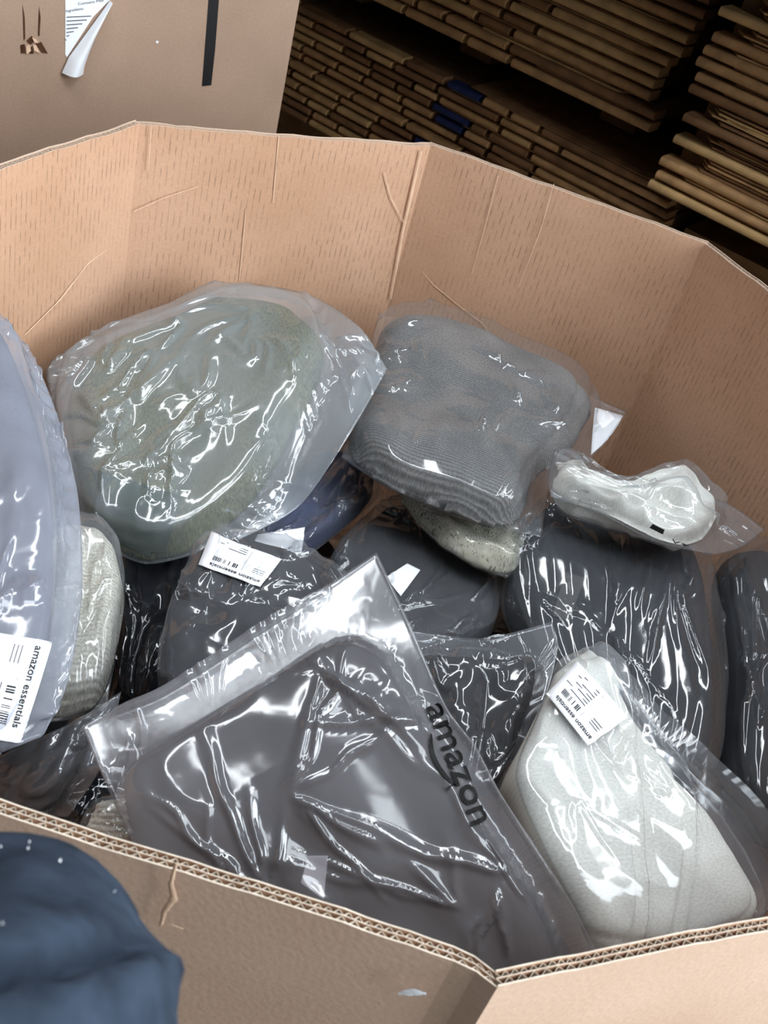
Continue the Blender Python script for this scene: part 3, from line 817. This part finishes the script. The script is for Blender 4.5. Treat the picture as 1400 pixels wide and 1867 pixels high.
    go = mesh_obj('folded_garment', vs + vb_, gf, cloth, t, True, uvs)
    BAGS[key] = dict(t=t, org=org, film=BVHTree.FromPolygons([tuple(p) for p in X.reshape(-1, 3)], ff), P=P,
                     cloth=BVHTree.FromPolygons([tuple(p + org) for p in np.array(vs)], [q for q in gf if max(q) < nt_]))
    return t

def homography(q):
    """unit square (0,0)(1,0)(1,1)(0,1) -> four pixels"""
    src = [(0, 0), (1, 0), (1, 1), (0, 1)]; A = []; B = []
    for (x, y), (X, Y) in zip(src, q):
        A.append([x, y, 1, 0, 0, 0, -X * x, -X * y]); B.append(X); A.append([0, 0, 0, x, y, 1, -Y * x, -Y * y]); B.append(Y)
    h = np.r_[np.linalg.solve(np.array(A, float), np.array(B, float)), 1].reshape(3, 3)
    def f(x, y):
        r = h @ np.array([x, y, 1]); return r[:2] / r[2]
    return f
def stick(key, pix, off, surf='film'):
    """points of a sheet lying on a bag's film, found along sight lines"""
    tr = BAGS[key][surf]; out = []; last = None
    for p in pix:
        d = Vector(ray(p)).normalized(); loc, nor, _, _ = tr.ray_cast(Vector(CAM), d)
        if loc is None: out.append(None); continue
        if nor.dot(d) > 0: nor = -nor
        nn = (nor * .4 + Vector((0, 0, 1)) * .2 - d * .4).normalized()
        out.append(np.array(loc + nn * off) - BAGS[key]['org'])
    good = [q for q in out if q is not None]
    for k in range(len(out)):
        if out[k] is None:
            dist = [(abs(k - j), j) for j in range(len(out)) if out[j] is not None]
            out[k] = out[min(dist)[1]] if dist else np.zeros(3)
    return out
def patch(key, name, quad, mat, off, nx=14, ny=14, parent=None, thick=.0004, surf='film', smooth_it=3):
    hm = homography(quad)
    P = np.array(stick(key, [hm(i / (nx - 1), j / (ny - 1)) for j in range(ny) for i in range(nx)], off, surf)).reshape(ny, nx, 3)
    o0 = P.copy()
    for _ in range(smooth_it):
        Q = P.copy(); Q[1:-1, 1:-1] = (P[:-2, 1:-1] + P[2:, 1:-1] + P[1:-1, :-2] + P[1:-1, 2:]) / 4; P = Q
    v = np.vstack([P.reshape(-1, 3), (P - np.array([0, 0, thick])).reshape(-1, 3)])
    n = nx * ny; f = grid_faces(ny, nx) + grid_faces(ny, nx, n, True)
    per = [i for i in range(nx)] + [j * nx + nx - 1 for j in range(1, ny)] + [(ny - 1) * nx + i for i in range(nx - 2, -1, -1)] + [j * nx for j in range(ny - 2, 0, -1)]
    f += [(per[k], per[(k + 1) % len(per)], per[(k + 1) % len(per)] + n, per[k] + n) for k in range(len(per))]
    o = mesh_obj(name, v, f, mat, parent or BAGS[key]['t'], True)
    bv = BVHTree.FromPolygons([tuple(p) for p in P.reshape(-1, 3)], grid_faces(ny, nx))
    def lay(pts, lift):                        # unit coords on this patch -> local points
        out = []
        for x, y in pts:
            gx = min(max(x, 0), 1) * (nx - 1); gy = min(max(y, 0), 1) * (ny - 1)
            i = min(int(gx), nx - 2); j = min(int(gy), ny - 2); a_, b_ = gx - i, gy - j
            p = (P[j, i] * (1 - a_) + P[j, i + 1] * a_) * (1 - b_) + (P[j + 1, i] * (1 - a_) + P[j + 1, i + 1] * a_) * b_
            c = CAM - BAGS[key]['org'] - p; out.append(p + c / np.linalg.norm(c) * lift)
        return out
    return o, lay
def label_sticker(key, quad, title='amazon essentials', full=True):
    """white product sticker; quad = pixel corners of its (left-bottom, right-bottom, right-top, left-top) as read"""
    o, lay = patch(key, 'label_sticker', quad, M['paper'], .0035, smooth_it=5)
    v, f = text_mesh(title, 1, True); w = v[:, 0].max()
    pts = [(.06 + .80 * p[0] / w, .80 + .15 * p[1]) for p in v]
    mesh_obj('lettering', lay(pts, .0007), f, M['ink'], o)
    rs = np.random.RandomState(4)
    mb = MB(); x = .40
    while x < .78:
        wd = .006 + rs.rand() * .012
        if rs.rand() < .75: mb.add(lay([(x + .08, .57), (x + wd + .08, .57), (x + wd + .08, .70), (x + .08, .70)], .0007), [(0, 1, 2, 3)])
        x += wd + .006 + rs.rand() * .008
    mb.build('barcode', M['ink'], o)
    mb = MB()
    for k in range(7 if full else 3):
        y = .10 + k * .062; x0 = .46; x1 = x0 + .2 + rs.rand() * .28
        mb.add(lay([(x0, y), (x1, y), (x1, y + .016), (x0, y + .016)], .0007), [(0, 1, 2, 3)])
    for k in range(3):
        y = .50 + k * .06
        mb.add(lay([(.08, y), (.26, y), (.26, y + .014), (.08, y + .014)], .0007), [(0, 1, 2, 3)])
    mb.add(lay([(.40, .08), (.405, .08), (.405, .70), (.40, .70)], .0007), [(0, 1, 2, 3)])
    mb.build('fine_print', M['ink_soft'], o)
    return o

FILM = {
    'clear': mat_film('film_clear', .07, (215, 222, 230), .10),
    'mid': mat_film('film_mid', .13, (205, 210, 218), .11),
    'milky': mat_film('film_milky', .32, (206, 214, 220), .12),
    'grey': mat_film('film_grey', .25, (190, 190, 196), .13, 1.5, .18),
    'blue': mat_film('film_blueish', .38, (196, 202, 216), .12),
    'black': mat_film('film_tight', .03, (180, 190, 210), .07),
}
CL = {
    'charcoal': mat_cloth('cloth_charcoal', (52, 51, 53), (38, 38, 40)),
    'darkbrown': mat_cloth('cloth_dark_grey', (48, 45, 46), (35, 33, 34)),
    'black': mat_cloth('cloth_black', (16, 16, 20), (9, 9, 12)),
    'navy': mat_cloth('cloth_navy', (44, 56, 92), (30, 38, 66)),
    'white': mat_cloth('cloth_white', (234, 234, 226), (222, 222, 214)),
    'cream': mat_cloth('cloth_cream', (226, 222, 208), (208, 204, 190), 'fineribs'),
    'speckle': mat_cloth('cloth_speckled', (212, 208, 188), (190, 186, 168), 'speckle'),
    'green': mat_cloth('cloth_green', (112, 110, 74), (76, 82, 54), 'terry'),
    'deepgreen': mat_cloth('cloth_deep_green_shaded', (58, 76, 58), (40, 56, 44), 'terry'),
    'greyrib': mat_cloth('cloth_grey_ribbed', (136, 134, 132), (108, 107, 106), 'ribs'),
    'slate': mat_cloth('cloth_slate', (62, 64, 68), (46, 48, 52)),
    'bluegrey': mat_cloth('cloth_blue_grey', (116, 118, 128), (96, 98, 110)),
}

# each bag: seam outline as bottom (left>right), right (bottom>top), top (left>right), left (bottom>top)
bag('green', 'large hazy bag with an olive green fleece against the back wall',
    [[(140, 965, .68), (265, 1030, .68), (420, 992, .70)], [(420, 992, .70), (545, 925, .73), (640, 790, .80), (706, 675, .835)],
     [(80, 655, .73), (230, 597, .76), (420, 522, .79), (560, 538, .81), (655, 598, .84), (706, 675, .835)], [(140, 965, .68), (100, 780, .71), (80, 655, .73)]],
    T=.065, content=(.05, .80, .02, .90), shape=(3.4, .5), slack=.10, film=FILM['milky'], cloth=CL['green'], folds=(.008, 4), crease=(42, .005, 2.5, .18), seed=3, wave=16)
bag('roll', 'grey ribbed clothing bundle in a tight bag beside the green bag',
    [[(622, 835, 0.762), (720, 897, 0.762), (900, 962, 0.762), (985, 980, 0.757)], [(985, 980, 0.757), (1005, 890, 0.752), (1065, 850, 0.757), (1105, 805, 0.762), (1142, 752, 0.762)],
     [(690, 572, 0.782), (860, 614, 0.777), (1060, 714, 0.767), (1142, 752, 0.762)], [(622, 835, 0.762), (640, 760, 0.747), (668, 650, 0.762), (690, 572, 0.782)]],
    T=.055, content=(.01, .90, .01, .98), shape=(5.5, .42), slack=.05, film=FILM['clear'], cloth=CL['greyrib'], folds=(.003, 4), crease=(20, .004, 1.0, .14), seed=5, wave=18, under=.15)
bag('right', 'wide bag of folded charcoal garments under the crumpled white bag',
    [[(1000, 1280, .62), (1150, 1400, .62), (1290, 1480, .62)], [(1290, 1480, .62), (1300, 1250, .66), (1268, 1015, .69)],
     [(950, 975, .67), (1040, 915, .69), (1170, 945, .70), (1268, 1015, .69)], [(1000, 1280, .62), (918, 1130, .65), (915, 1060, .67), (950, 975, .67)]],
    T=.06, content=(.03, .98, .01, .98), shape=(5, .42), slack=.07, film=FILM['clear'], cloth=CL['slate'], folds=(.004, 5), ribs=('u', 13, .003), crease=(18, .005, .9, .32), seed=8, wave=18, aniso=(1.3, .5))
bag('farright', 'charcoal clothing bag at the right edge next to the pleated charcoal bag',
    [[(1310, 1490, .60), (1400, 1560, .60), (1560, 1600, .60)], [(1560, 1600, .60), (1590, 1250, .66), (1540, 1060, .69)],
     [(1285, 1035, .68), (1390, 1006, .70), (1540, 1060, .69)], [(1310, 1490, .60), (1312, 1250, .65), (1285, 1035, .68)]],
    T=.06, content=(.01, .99, .01, .99), shape=(5, .42), slack=.07, film=FILM['clear'], cloth=CL['slate'], folds=(.004, 5), ribs=('u', 11, .003), crease=(18, .005, .9, .32), seed=12, wave=18, aniso=(1.3, .5))
bag('whitetop', 'crumpled white garment in a loose bag lying along the right wall',
    [[(1003, 905, .80), (1090, 932, .80), (1190, 985, .80), (1300, 1012, .79)], [(1300, 1012, .79), (1350, 1000, .785), (1394, 968, .78)],
     [(1010, 822, .80), (1048, 846, .80), (1062, 884, .80), (1150, 892, .80), (1240, 852, .80), (1265, 905, .80), (1330, 922, .79), (1394, 968, .78)],
     [(1003, 905, .80), (998, 870, .80), (1010, 822, .80)]],
    T=.03, content=(.02, .86, .04, .97), shape=(3.0, .5), slack=.05, film=FILM['mid'], cloth=CL['white'], folds=(.015, 5), seed=14, wave=18, under=.8)
bag('shirt', 'white folded shirt bag with a product label near the right front wall',
    [[(1060, 1750, .71), (1250, 1720, .71), (1450, 1640, .72)], [(1450, 1640, .72), (1345, 1480, .77), (1258, 1400, .785), (1180, 1332, .79), (1078, 1200, .80)],
     [(1003, 1260, .785), (1035, 1225, .795), (1078, 1200, .80)], [(1060, 1750, .71), (962, 1565, .745), (918, 1445, .755), (955, 1350, .77), (1003, 1260, .785)]],
    T=.032, content=(-.03, .86, -.03, 1.02), shape=(6.0, .4), slack=.05, film=FILM['mid'], cloth=CL['white'], folds=(.004, 5), seed=17, wave=18,
    steps=((.10, 0, .85, .95, .016, .003), (.30, 0, 1.0, .72, .013, .003)))
bag('darkright', 'small dark bag with a clear flap between the front bag and white shirt',
    [[(800, 1430, .69), (860, 1450, .70), (925, 1445, .71)], [(925, 1445, .71), (990, 1290, .74), (1017, 1180, .765), (1005, 1135, .77)],
     [(745, 1150, .745), (880, 1165, .755), (1005, 1135, .77)], [(800, 1430, .69), (760, 1300, .72), (745, 1150, .745)]],
    T=.03, content=(.0, .86, .0, .86), shape=(4, .45), slack=.09, film=FILM['mid'], cloth=CL['charcoal'], folds=(.006, 6), seed=21, wave=16)
bag('middle', 'charcoal bag with small white tag in the middle of the pile',
    [[(578, 1065, 0.620), (680, 1200, 0.620), (800, 1240, 0.620)], [(800, 1240, 0.620), (890, 1170, 0.620), (908, 1062, 0.615)],
     [(712, 947, 0.605), (770, 948, 0.610), (860, 998, 0.610), (908, 1062, 0.615)], [(578, 1065, 0.620), (642, 996, 0.615), (712, 947, 0.605)]],
    T=.05, content=(-.02, 1.0, -.02, 1.0), shape=(3.2, .5), slack=.07, film=FILM['mid'], cloth=CL['charcoal'], folds=(.005, 5), crease=(22, .005, .6, .34), seed=24, wave=18, aniso=(.4, 1.4))
bag('labelled', 'dark grey bag with an upside down white product label left of centre',
    [[(285, 1275, .70), (420, 1330, .72), (560, 1340, .73)], [(560, 1340, .73), (640, 1200, .74), (648, 1082, .75)],
     [(362, 990, .745), (510, 1012, .755), (648, 1082, .75)], [(285, 1275, .70), (312, 1140, .725), (362, 990, .745)]],
    T=.04, content=(-.02, 1.02, -.02, 1.0), shape=(4.0, .5), slack=.07, film=FILM['mid'], cloth=CL['charcoal'], folds=(.006, 5), crease=(22, .005, 1.4, .26), seed=28, wave=18)
bag('black', 'glossy black garment bag squeezed beside the cream bag',
    [[(195, 1300, 0.595), (250, 1310, 0.595), (310, 1310, 0.605)], [(310, 1310, 0.605), (345, 1150, 0.625), (385, 990, 0.620)],
     [(212, 1000, 0.620), (300, 990, 0.620), (385, 990, 0.620)], [(195, 1300, 0.595), (215, 1150, 0.615), (212, 1000, 0.620)]],
    T=.045, content=(.02, .98, .02, .98), slack=.09, film=FILM['black'], cloth=CL['black'], folds=(.009, 5), seed=31, wave=16)
bag('cream', 'cream ribbed garment bag between the left bag and black bag',
    [[(40, 1320, .67), (120, 1315, .67), (195, 1285, .67)], [(195, 1285, .67), (212, 1195, .69), (228, 1090, .70), (208, 1005, .70)],
     [(60, 985, .70), (140, 975, .70), (208, 1005, .70)], [(40, 1320, .67), (40, 1150, .69), (60, 985, .70)]],
    T=.05, content=(.02, .98, .02, .98), slack=.05, film=FILM['mid'], cloth=CL['cream'], folds=(.006, 5), seed=33, wave=18)
bag('left', 'tall pale blue-grey bag with white product label at the left edge',
    [[(-190, 1430, .76), (-40, 1390, .785), (78, 1345, .80)], [(78, 1345, .80), (124, 1245, .81), (150, 1080, .825), (142, 905, .84), (108, 770, .85), (60, 650, .86), (10, 585, .865)],
     [(-230, 560, .86), (-110, 560, .865), (10, 585, .865)], [(-190, 1430, .76), (-240, 1000, .82), (-230, 560, .86)]],
    T=.045, content=(.0, .86, .0, .98), shape=(4, .45), slack=.07, film=FILM['blue'], cloth=CL['bluegrey'], folds=(.004, 5), crease=(26, .004, 1.0, .22), seed=36, wave=18)
bag('navy', 'navy blue garment bag with a white tag under the green bag',
    [[(425, 1015, 0.665), (510, 1030, 0.665), (558, 1018, 0.660)], [(558, 1018, 0.660), (638, 955, 0.655), (700, 900, 0.650)],
     [(560, 830, 0.660), (650, 840, 0.655), (700, 900, 0.650)], [(425, 1015, 0.665), (480, 930, 0.665), (560, 830, 0.660)]],
    T=.035, content=(.03, .97, .03, .97), slack=.07, film=FILM['mid'], cloth=CL['navy'], folds=(.006, 5), crease=(12, .004, 1.4, .3), seed=40, wave=18)
bag('speckled', 'cream speckled garment bag tucked under the grey ribbed bundle',
    [[(770, 955, 0.705), (840, 1015, 0.710), (925, 1055, 0.705)], [(925, 1055, 0.705), (950, 1028, 0.705), (968, 985, 0.705)],
     [(718, 892, 0.690), (850, 915, 0.695), (968, 985, 0.705)], [(770, 955, 0.705), (740, 925, 0.700), (718, 892, 0.690)]],
    T=.025, content=(.01, .99, .02, .98), shape=(3, .45), slack=.03, film=FILM['clear'], cloth=CL['speckle'], folds=(.004, 6), ribs=('v', 4, .006), seed=44, wave=18, nres=72, under=.5)
bag('front', 'large grey front bag with a printed logo and peaked clear corner',
    [[(520, 1840, .69), (760, 1840, .70), (940, 1800, .71), (1088, 1738, .76)], [(1088, 1738, .76), (1045, 1650, .785), (978, 1545, .81), (912, 1445, .83), (868, 1362, .845), (812, 1285, .86), (748, 1140, .885), (686, 1008, .90)],
     [(150, 1325, .80), (190, 1302, .805), (300, 1258, .82), (480, 1142, .855), (620, 1052, .885), (686, 1008, .90)], [(520, 1840, .69), (330, 1660, .73), (212, 1470, .775), (150, 1325, .80)]],
    T=.04, content=(.0, .91, -.02, .87), shape=(4.2, .5), slack=.055, film=FILM['grey'], cloth=CL['darkbrown'], folds=(.006, 5), crease=(12, .005, 2.2, .40), seed=50, wave=22, nres=128, under=.35)
bag('lowleft', 'thin grey bag at lower left below the tall pale bag',
    [[(-40, 1470, .69), (60, 1485, .69), (125, 1490, .70)], [(125, 1490, .70), (190, 1390, .75), (222, 1262, .755)],
     [(-20, 1385, .72), (110, 1330, .75), (222, 1262, .755)], [(-40, 1470, .69), (-40, 1430, .70), (-20, 1385, .72)]],
    T=.018, content=(.05, .80, .03, .97), slack=.05, film=FILM['mid'], cloth=CL['darkbrown'], folds=(.004, 5), seed=54, wave=18, nres=64)
bag('palecorner', 'pale grey-green garment bag against the front wall at lower left',
    [[(-60, 1500, .66), (20, 1510, .66), (90, 1520, .66)], [(90, 1520, .66), (100, 1460, .675), (85, 1415, .68)],
     [(-60, 1390, .68), (20, 1395, .685), (85, 1415, .68)], [(-60, 1500, .66), (-60, 1450, .67), (-60, 1390, .68)]],
    T=.03, content=(.03, .97, .03, .97), slack=.05, film=FILM['mid'], cloth=CL['cream'], folds=(.004, 5), seed=57, wave=18, nres=56)
bag('blackleft', 'black garment bag at lower left beside the front bag',
    [[(95, 1520, .655), (170, 1550, .655), (240, 1560, .66)], [(240, 1560, .66), (270, 1460, .68), (280, 1370, .70)],
     [(110, 1395, .69), (200, 1350, .70), (280, 1370, .70)], [(95, 1520, .655), (95, 1460, .67), (110, 1395, .69)]],
    T=.03, content=(.02, .98, .02, .98), slack=.07, film=FILM['black'], cloth=CL['black'], folds=(.005, 5), seed=60, wave=18, nres=64)
bag('creamleft', 'small cream garment bag showing between rim and front bag at left',
    [[(140, 1530, .68), (220, 1560, .68), (300, 1580, .68)], [(300, 1580, .68), (300, 1510, .70), (270, 1450, .71)],
     [(190, 1475, .695), (215, 1455, .705), (270, 1450, .71)], [(140, 1530, .68), (160, 1500, .69), (190, 1475, .695)]],
    T=.025, content=(.02, .98, .02, .98), slack=.04, film=FILM['clear'], cloth=CL['cream'], folds=(.003, 5), seed=63, wave=18, nres=56)
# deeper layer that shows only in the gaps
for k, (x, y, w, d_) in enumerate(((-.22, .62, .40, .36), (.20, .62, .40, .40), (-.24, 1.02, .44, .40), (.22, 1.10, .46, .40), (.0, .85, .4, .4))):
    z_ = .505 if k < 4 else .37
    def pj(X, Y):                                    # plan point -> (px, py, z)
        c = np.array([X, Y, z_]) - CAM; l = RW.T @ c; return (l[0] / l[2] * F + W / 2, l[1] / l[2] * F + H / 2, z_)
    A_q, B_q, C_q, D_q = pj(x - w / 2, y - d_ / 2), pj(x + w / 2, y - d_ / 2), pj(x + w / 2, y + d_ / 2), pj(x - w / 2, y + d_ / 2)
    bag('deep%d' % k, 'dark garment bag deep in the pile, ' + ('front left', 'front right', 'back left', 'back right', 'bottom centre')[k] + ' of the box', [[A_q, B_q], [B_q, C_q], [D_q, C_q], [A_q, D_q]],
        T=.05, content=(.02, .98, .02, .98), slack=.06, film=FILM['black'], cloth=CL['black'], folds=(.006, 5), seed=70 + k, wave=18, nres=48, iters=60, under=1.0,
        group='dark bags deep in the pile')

# ------------------------------------------------------------------ stickers, print and folds on the bags
label_sticker('shirt', [(1144, 1310), (1052, 1208), (997, 1268), (1070, 1362)])
label_sticker('left', [(-28, 1152), (-80, 1330), (36, 1356), (92, 1172)])
label_sticker('labelled', [(512, 1022), (386, 972), (362, 1032), (474, 1072)], full=False)
patch('roll', 'white_insert', [(1078, 828), (1110, 798), (1138, 757), (1086, 742)], M['paper'], -.002, 10, 10)
patch('navy', 'care_tag', [(462, 990), (548, 1012), (556, 962), (470, 975)], M['paper'], .0015)
patch('middle', 'white_tag', [(704, 1052), (730, 1088), (766, 1040), (742, 1028)], M['paper'], .0015)
patch('front', 'care_tag', [(548, 1610), (590, 1640), (598, 1560), (560, 1560)], M['tape'], .001, surf='cloth')
# logo on the front bag: wordmark and smile arrow
def logo(key, p0, p1, hgt):
    v, f = text_mesh('amazon', 2, True); w = v[:, 0].max()
    d0, d1 = np.array(p0, float), np.array(p1, float); du = (d1 - d0) / w; dn = np.array([du[1], -du[0]]); dn /= np.linalg.norm(dn)
    pix = [d0 + du * q[0] + dn * q[1] * hgt * 1.35 for q in v]
    o = mesh_obj('logo_lettering', stick(key, pix, .0022), f, M['logo'], BAGS[key]['t'])
    L_ = np.linalg.norm(d1 - d0); e = (d1 - d0) / L_
    pts, fs = [], []
    for k in range(25):
        t_ = k / 24; c = d0 + e * L_ * (.21 + .42 * t_) - dn * (3 + 16 * math.sin(math.pi * (t_ * .85 + .12)))
        wd = 2.5 + 5 * math.sin(math.pi * min(1, t_ * .8 + .1))
        pts += [c - dn * wd / 2, c + dn * wd / 2]
    fs = [(2 * k, 2 * k + 2, 2 * k + 3, 2 * k + 1) for k in range(24)]
    tip = d0 + e * L_ * .655 + dn * 3; n0 = len(pts)
    pts += [tip, tip - e * 20 + dn * 1, tip - e * 20 - dn * 4, tip - e * 5 - dn * 5, tip - dn * 22 - e * 1, tip - dn * 22 + e * 4]
    fs += [(n0, n0 + 1, n0 + 2, n0 + 3), (n0, n0 + 3, n0 + 4, n0 + 5)]
    mesh_obj('smile_arrow', stick(key, pts, .0022), fs, M['logo'], o)
patch('green', 'shaded_green_fold', [(146, 958), (296, 1026), (330, 905), (126, 842)], CL['deepgreen'], .0015, 24, 20, surf='cloth', thick=.001)  # deeper green folded piece; shade of the lower front is in its colour too
M['tag_dark'] = mat_plain('dark_hang_tag', (84, 84, 84), .7, .2, .1, 40)
patch('right', 'hang_tag', [(1006, 1122), (1038, 1134), (1066, 1054), (1030, 1042)], M['tag_dark'], .0015, 12, 16, surf='cloth', thick=.001)
def small_print(key, txt, p0, p1, hgt):
    v, f = text_mesh(txt, 0, True); d0, d1 = np.array(p0, float), np.array(p1, float); du = (d1 - d0) / v[:, 0].max()
    dn = np.array([du[1], -du[0]]); dn /= np.linalg.norm(dn)
    mesh_obj('lettering', stick(key, [d0 + du * q[0] + dn * q[1] * hgt * 1.35 for q in v], .0015), f, M['ink'], BAGS[key]['t'])
small_print('whitetop', 'MX', (1256, 996), (1224, 982), 11)
patch('whitetop', 'printed_mark', [(1184, 962), (1208, 974), (1211, 966), (1190, 955)], M['black_print'], .0015, 8, 6)
logo('front', (774, 1290), (860, 1508), 50)

# ------------------------------------------------------------------ person at lower left: elbow of a blue sleeve by the rim
def person():
    el = atz((52, 1775), 1.09)
    J = {'pelvis': ((-.42, -.34, .95), .135), 'belly': ((-.42, -.34, 1.10), .135), 'chest': ((-.42, -.33, 1.28), .15), 'neck': ((-.42, -.31, 1.47), .055),
         'head0': ((-.42, -.29, 1.56), .075), 'head1': ((-.42, -.285, 1.66), .09),
         'shl': ((-.27, -.32, 1.38), .072), 'ual': (tuple(atz((25, 2080), 1.17)), .060), 'ell': (tuple(el), .056), 'fal': ((el[0] - .11, el[1] - .02, el[2] + .02), .045), 'wrl': ((el[0] - .23, el[1] - .05, el[2] + .05), .034), 'hal': ((el[0] - .29, el[1] - .06, el[2] + .06), .03),
         'shr': ((-.58, -.34, 1.38), .072), 'elr': ((-.64, -.36, 1.12), .052), 'wrr': ((-.63, -.26, .90), .032), 'har': ((-.63, -.25, .83), .03),
         'hpl': ((-.33, -.34, .90), .10), 'knl': ((-.32, -.31, .50), .068), 'anl': ((-.32, -.34, .09), .045), 'tol': ((-.32, -.20, .04), .035),
         'hpr': ((-.51, -.34, .90), .10), 'knr': ((-.52, -.31, .50), .068), 'anr': ((-.52, -.34, .09), .045), 'tor': ((-.52, -.20, .04), .035)}
    Ed = [('pelvis', 'belly'), ('belly', 'chest'), ('chest', 'neck'), ('neck', 'head0'), ('head0', 'head1'), ('chest', 'shl'), ('shl', 'ual'), ('ual', 'ell'), ('ell', 'fal'), ('fal', 'wrl'), ('wrl', 'hal'),
          ('chest', 'shr'), ('shr', 'elr'), ('elr', 'wrr'), ('wrr', 'har'), ('pelvis', 'hpl'), ('hpl', 'knl'), ('knl', 'anl'), ('anl', 'tol'), ('pelvis', 'hpr'), ('hpr', 'knr'), ('knr', 'anr'), ('anr', 'tor')]
    for nm, hand, dirv, side in (('l', 'hal', (-1, -.1, .12), (0, 1, -.2)), ('r', 'har', (0, .1, -1), (0, 1, 0))):
        dv = np.array(dirv, float); dv /= np.linalg.norm(dv); sd = np.array(side, float); h0 = np.array(J[hand][0])
        for k, (o_, ln) in enumerate(((-.03, .07), (-.01, .08), (.01, .078), (.03, .06))):
            a_ = h0 + sd * o_ + dv * .03; b_ = a_ + dv * ln * .55; c_ = b_ + dv * ln * .4 + np.array([0, 0, -.02 if nm == 'l' else 0])
            J['f%s%da' % (nm, k)] = (tuple(a_), .010); J['f%s%db' % (nm, k)] = (tuple(b_), .009); J['f%s%dc' % (nm, k)] = (tuple(c_), .008)
            Ed += [(hand, 'f%s%da' % (nm, k)), ('f%s%da' % (nm, k), 'f%s%db' % (nm, k)), ('f%s%db' % (nm, k), 'f%s%dc' % (nm, k))]
        a_ = h0 + sd * .035 - dv * .01; b_ = a_ + sd * .025 + dv * .03
        J['t%sa' % nm] = (tuple(a_), .011); J['t%sb' % nm] = (tuple(b_), .009); Ed += [(hand, 't%sa' % nm), ('t%sa' % nm, 't%sb' % nm)]
    keys = list(J); me = bpy.data.meshes.new('person')
    me.from_pydata([J[k][0] for k in keys], [(keys.index(a_), keys.index(b_)) for a_, b_ in Ed], [])
    ob = bpy.data.objects.new('tmp', me); COL.objects.link(ob)
    ob.modifiers.new('skin', 'SKIN'); sub = ob.modifiers.new('sub', 'SUBSURF'); sub.levels = 3; sub.render_levels = 3
    for k, sv in zip(keys, me.skin_vertices[0].data): sv.radius = (J[k][1], J[k][1]); sv.use_root = (k == 'pelvis')
    dg = bpy.context.evaluated_depsgraph_get(); dg.update()
    bm_ = bpy.data.meshes.new_from_object(ob.evaluated_get(dg)); bpy.data.objects.remove(ob)
    for nm in ('sleeve', 'skin', 'trousers', 'shoe'): pass
    bm_.materials.append(PM['sleeve']); bm_.materials.append(PM['skin']); bm_.materials.append(PM['trousers']); bm_.materials.append(PM['shoe'])
    hl, hr = np.array(J['wrl'][0]), np.array(J['wrr'][0])
    for p in bm_.polygons:
        c = np.array(p.center); p.use_smooth = True; k = 0
        if c[2] > 1.485: k = 1
        elif (c[0] < hl[0] - .01 and c[1] > 0.0) or (c[2] < hr[2] - .01 and c[0] < -.58 and c[2] > .6): k = 1
        elif c[2] < .075: k = 3
        elif c[2] < .93 and not (c[0] < -.59): k = 2
        p.material_index = k
    # sleeve creases around the elbow and a deep fold where the arm bends: real relief
    nv = len(bm_.vertices); co = np.zeros(nv * 3); no = np.zeros(nv * 3)
    bm_.vertices.foreach_get('co', co); bm_.vertices.foreach_get('normal', no); co = co.reshape(-1, 3); no = no.reshape(-1, 3)
    r_ = np.linalg.norm(co - el, axis=1); near = np.clip(1 - r_ / .2, 0, 1)
    d_ = (co - el) @ np.array([.35, .55, .75])
    hgt = .004 * np.sin(d_ * 95 + 30 * co[:, 0]) * near
    l = (co - CAM) @ RW; px = l[:, 0] / np.maximum(l[:, 2], .1) * F + W / 2; py = l[:, 1] / np.maximum(l[:, 2], .1) * F + H / 2
    q_ = py - (1775 - .27 * px)
    g = np.exp(-(q_ / 26) ** 2) * np.clip((275 - px) / 80, 0, 1) - .35 * np.exp(-((q_ - 75) / 45) ** 2)
    hgt -= .022 * g * (r_ < .25) * (l[:, 2] > .1)
    bm_.vertices.foreach_set('co', (co + no * hgt[:, None]).ravel()); bm_.update()
    o = bpy.data.objects.new('person', bm_); COL.objects.link(o)
    tag(o, 'person in a navy blue sweatshirt with bent elbow beside the box rim', 'person')
    hd = np.array(J['head1'][0])
    v, f = [], []
    for i in range(13):
        for j in range(24):
            th = math.pi * .62 * i / 12; ph = 2 * math.pi * j / 24
            v.append(hd + np.array([.099 * math.sin(th) * math.cos(ph), .108 * math.sin(th) * math.sin(ph) - .018, .105 * math.cos(th) + .012]))
    for i in range(12):
        for j in range(24): f.append((i * 24 + j, i * 24 + (j + 1) % 24, (i + 1) * 24 + (j + 1) % 24, (i + 1) * 24 + j))
    mesh_obj('hair', v, f, PM['hair'], o, True)
    # lint flecks on the sleeve
    bv = BVHTree.FromPolygons([tuple(q.co) for q in bm_.vertices], [tuple(p.vertices) for p in bm_.polygons])
    for (x, y, s_) in ((107, 1574, 7), (53, 1540, 4), (50, 1552, 5), (4, 1690, 3), (2, 1548, 5), (205, 1630, 2)):
        d_ = Vector(ray((x, y))).normalized(); loc, nor, _, _ = bv.ray_cast(Vector(CAM), d_)
        if loc is None: continue
        t1 = nor.orthogonal().normalized(); t2 = nor.cross(t1); r_ = s_ * .3 / 2000 * .5
        pts = [np.array(loc + nor * .0008 + (t1 * math.cos(a_ * 1.047) + t2 * math.sin(a_ * 1.047)) * r_) for a_ in range(6)]
        mesh_obj('lint_fleck', pts + [np.array(loc + nor * .002)], [(q, (q + 1) % 6, 6) for q in range(6)], M['paper'], o)
PM = {'sleeve': mat_plain('navy_sweatshirt', (46, 55, 68), .95, .1, .35, 45, .4), 'skin': mat_plain('skin', (190, 140, 115), .6, .3, .05, 20),
      'trousers': mat_plain('dark_trousers', (40, 42, 50), .9, .1, .1, 40), 'shoe': mat_plain('black_shoe', (25, 25, 26), .6, .3, .1, 30), 'hair': mat_plain('dark_hair', (34, 26, 22), .7, .3, .2, 60)}
person()
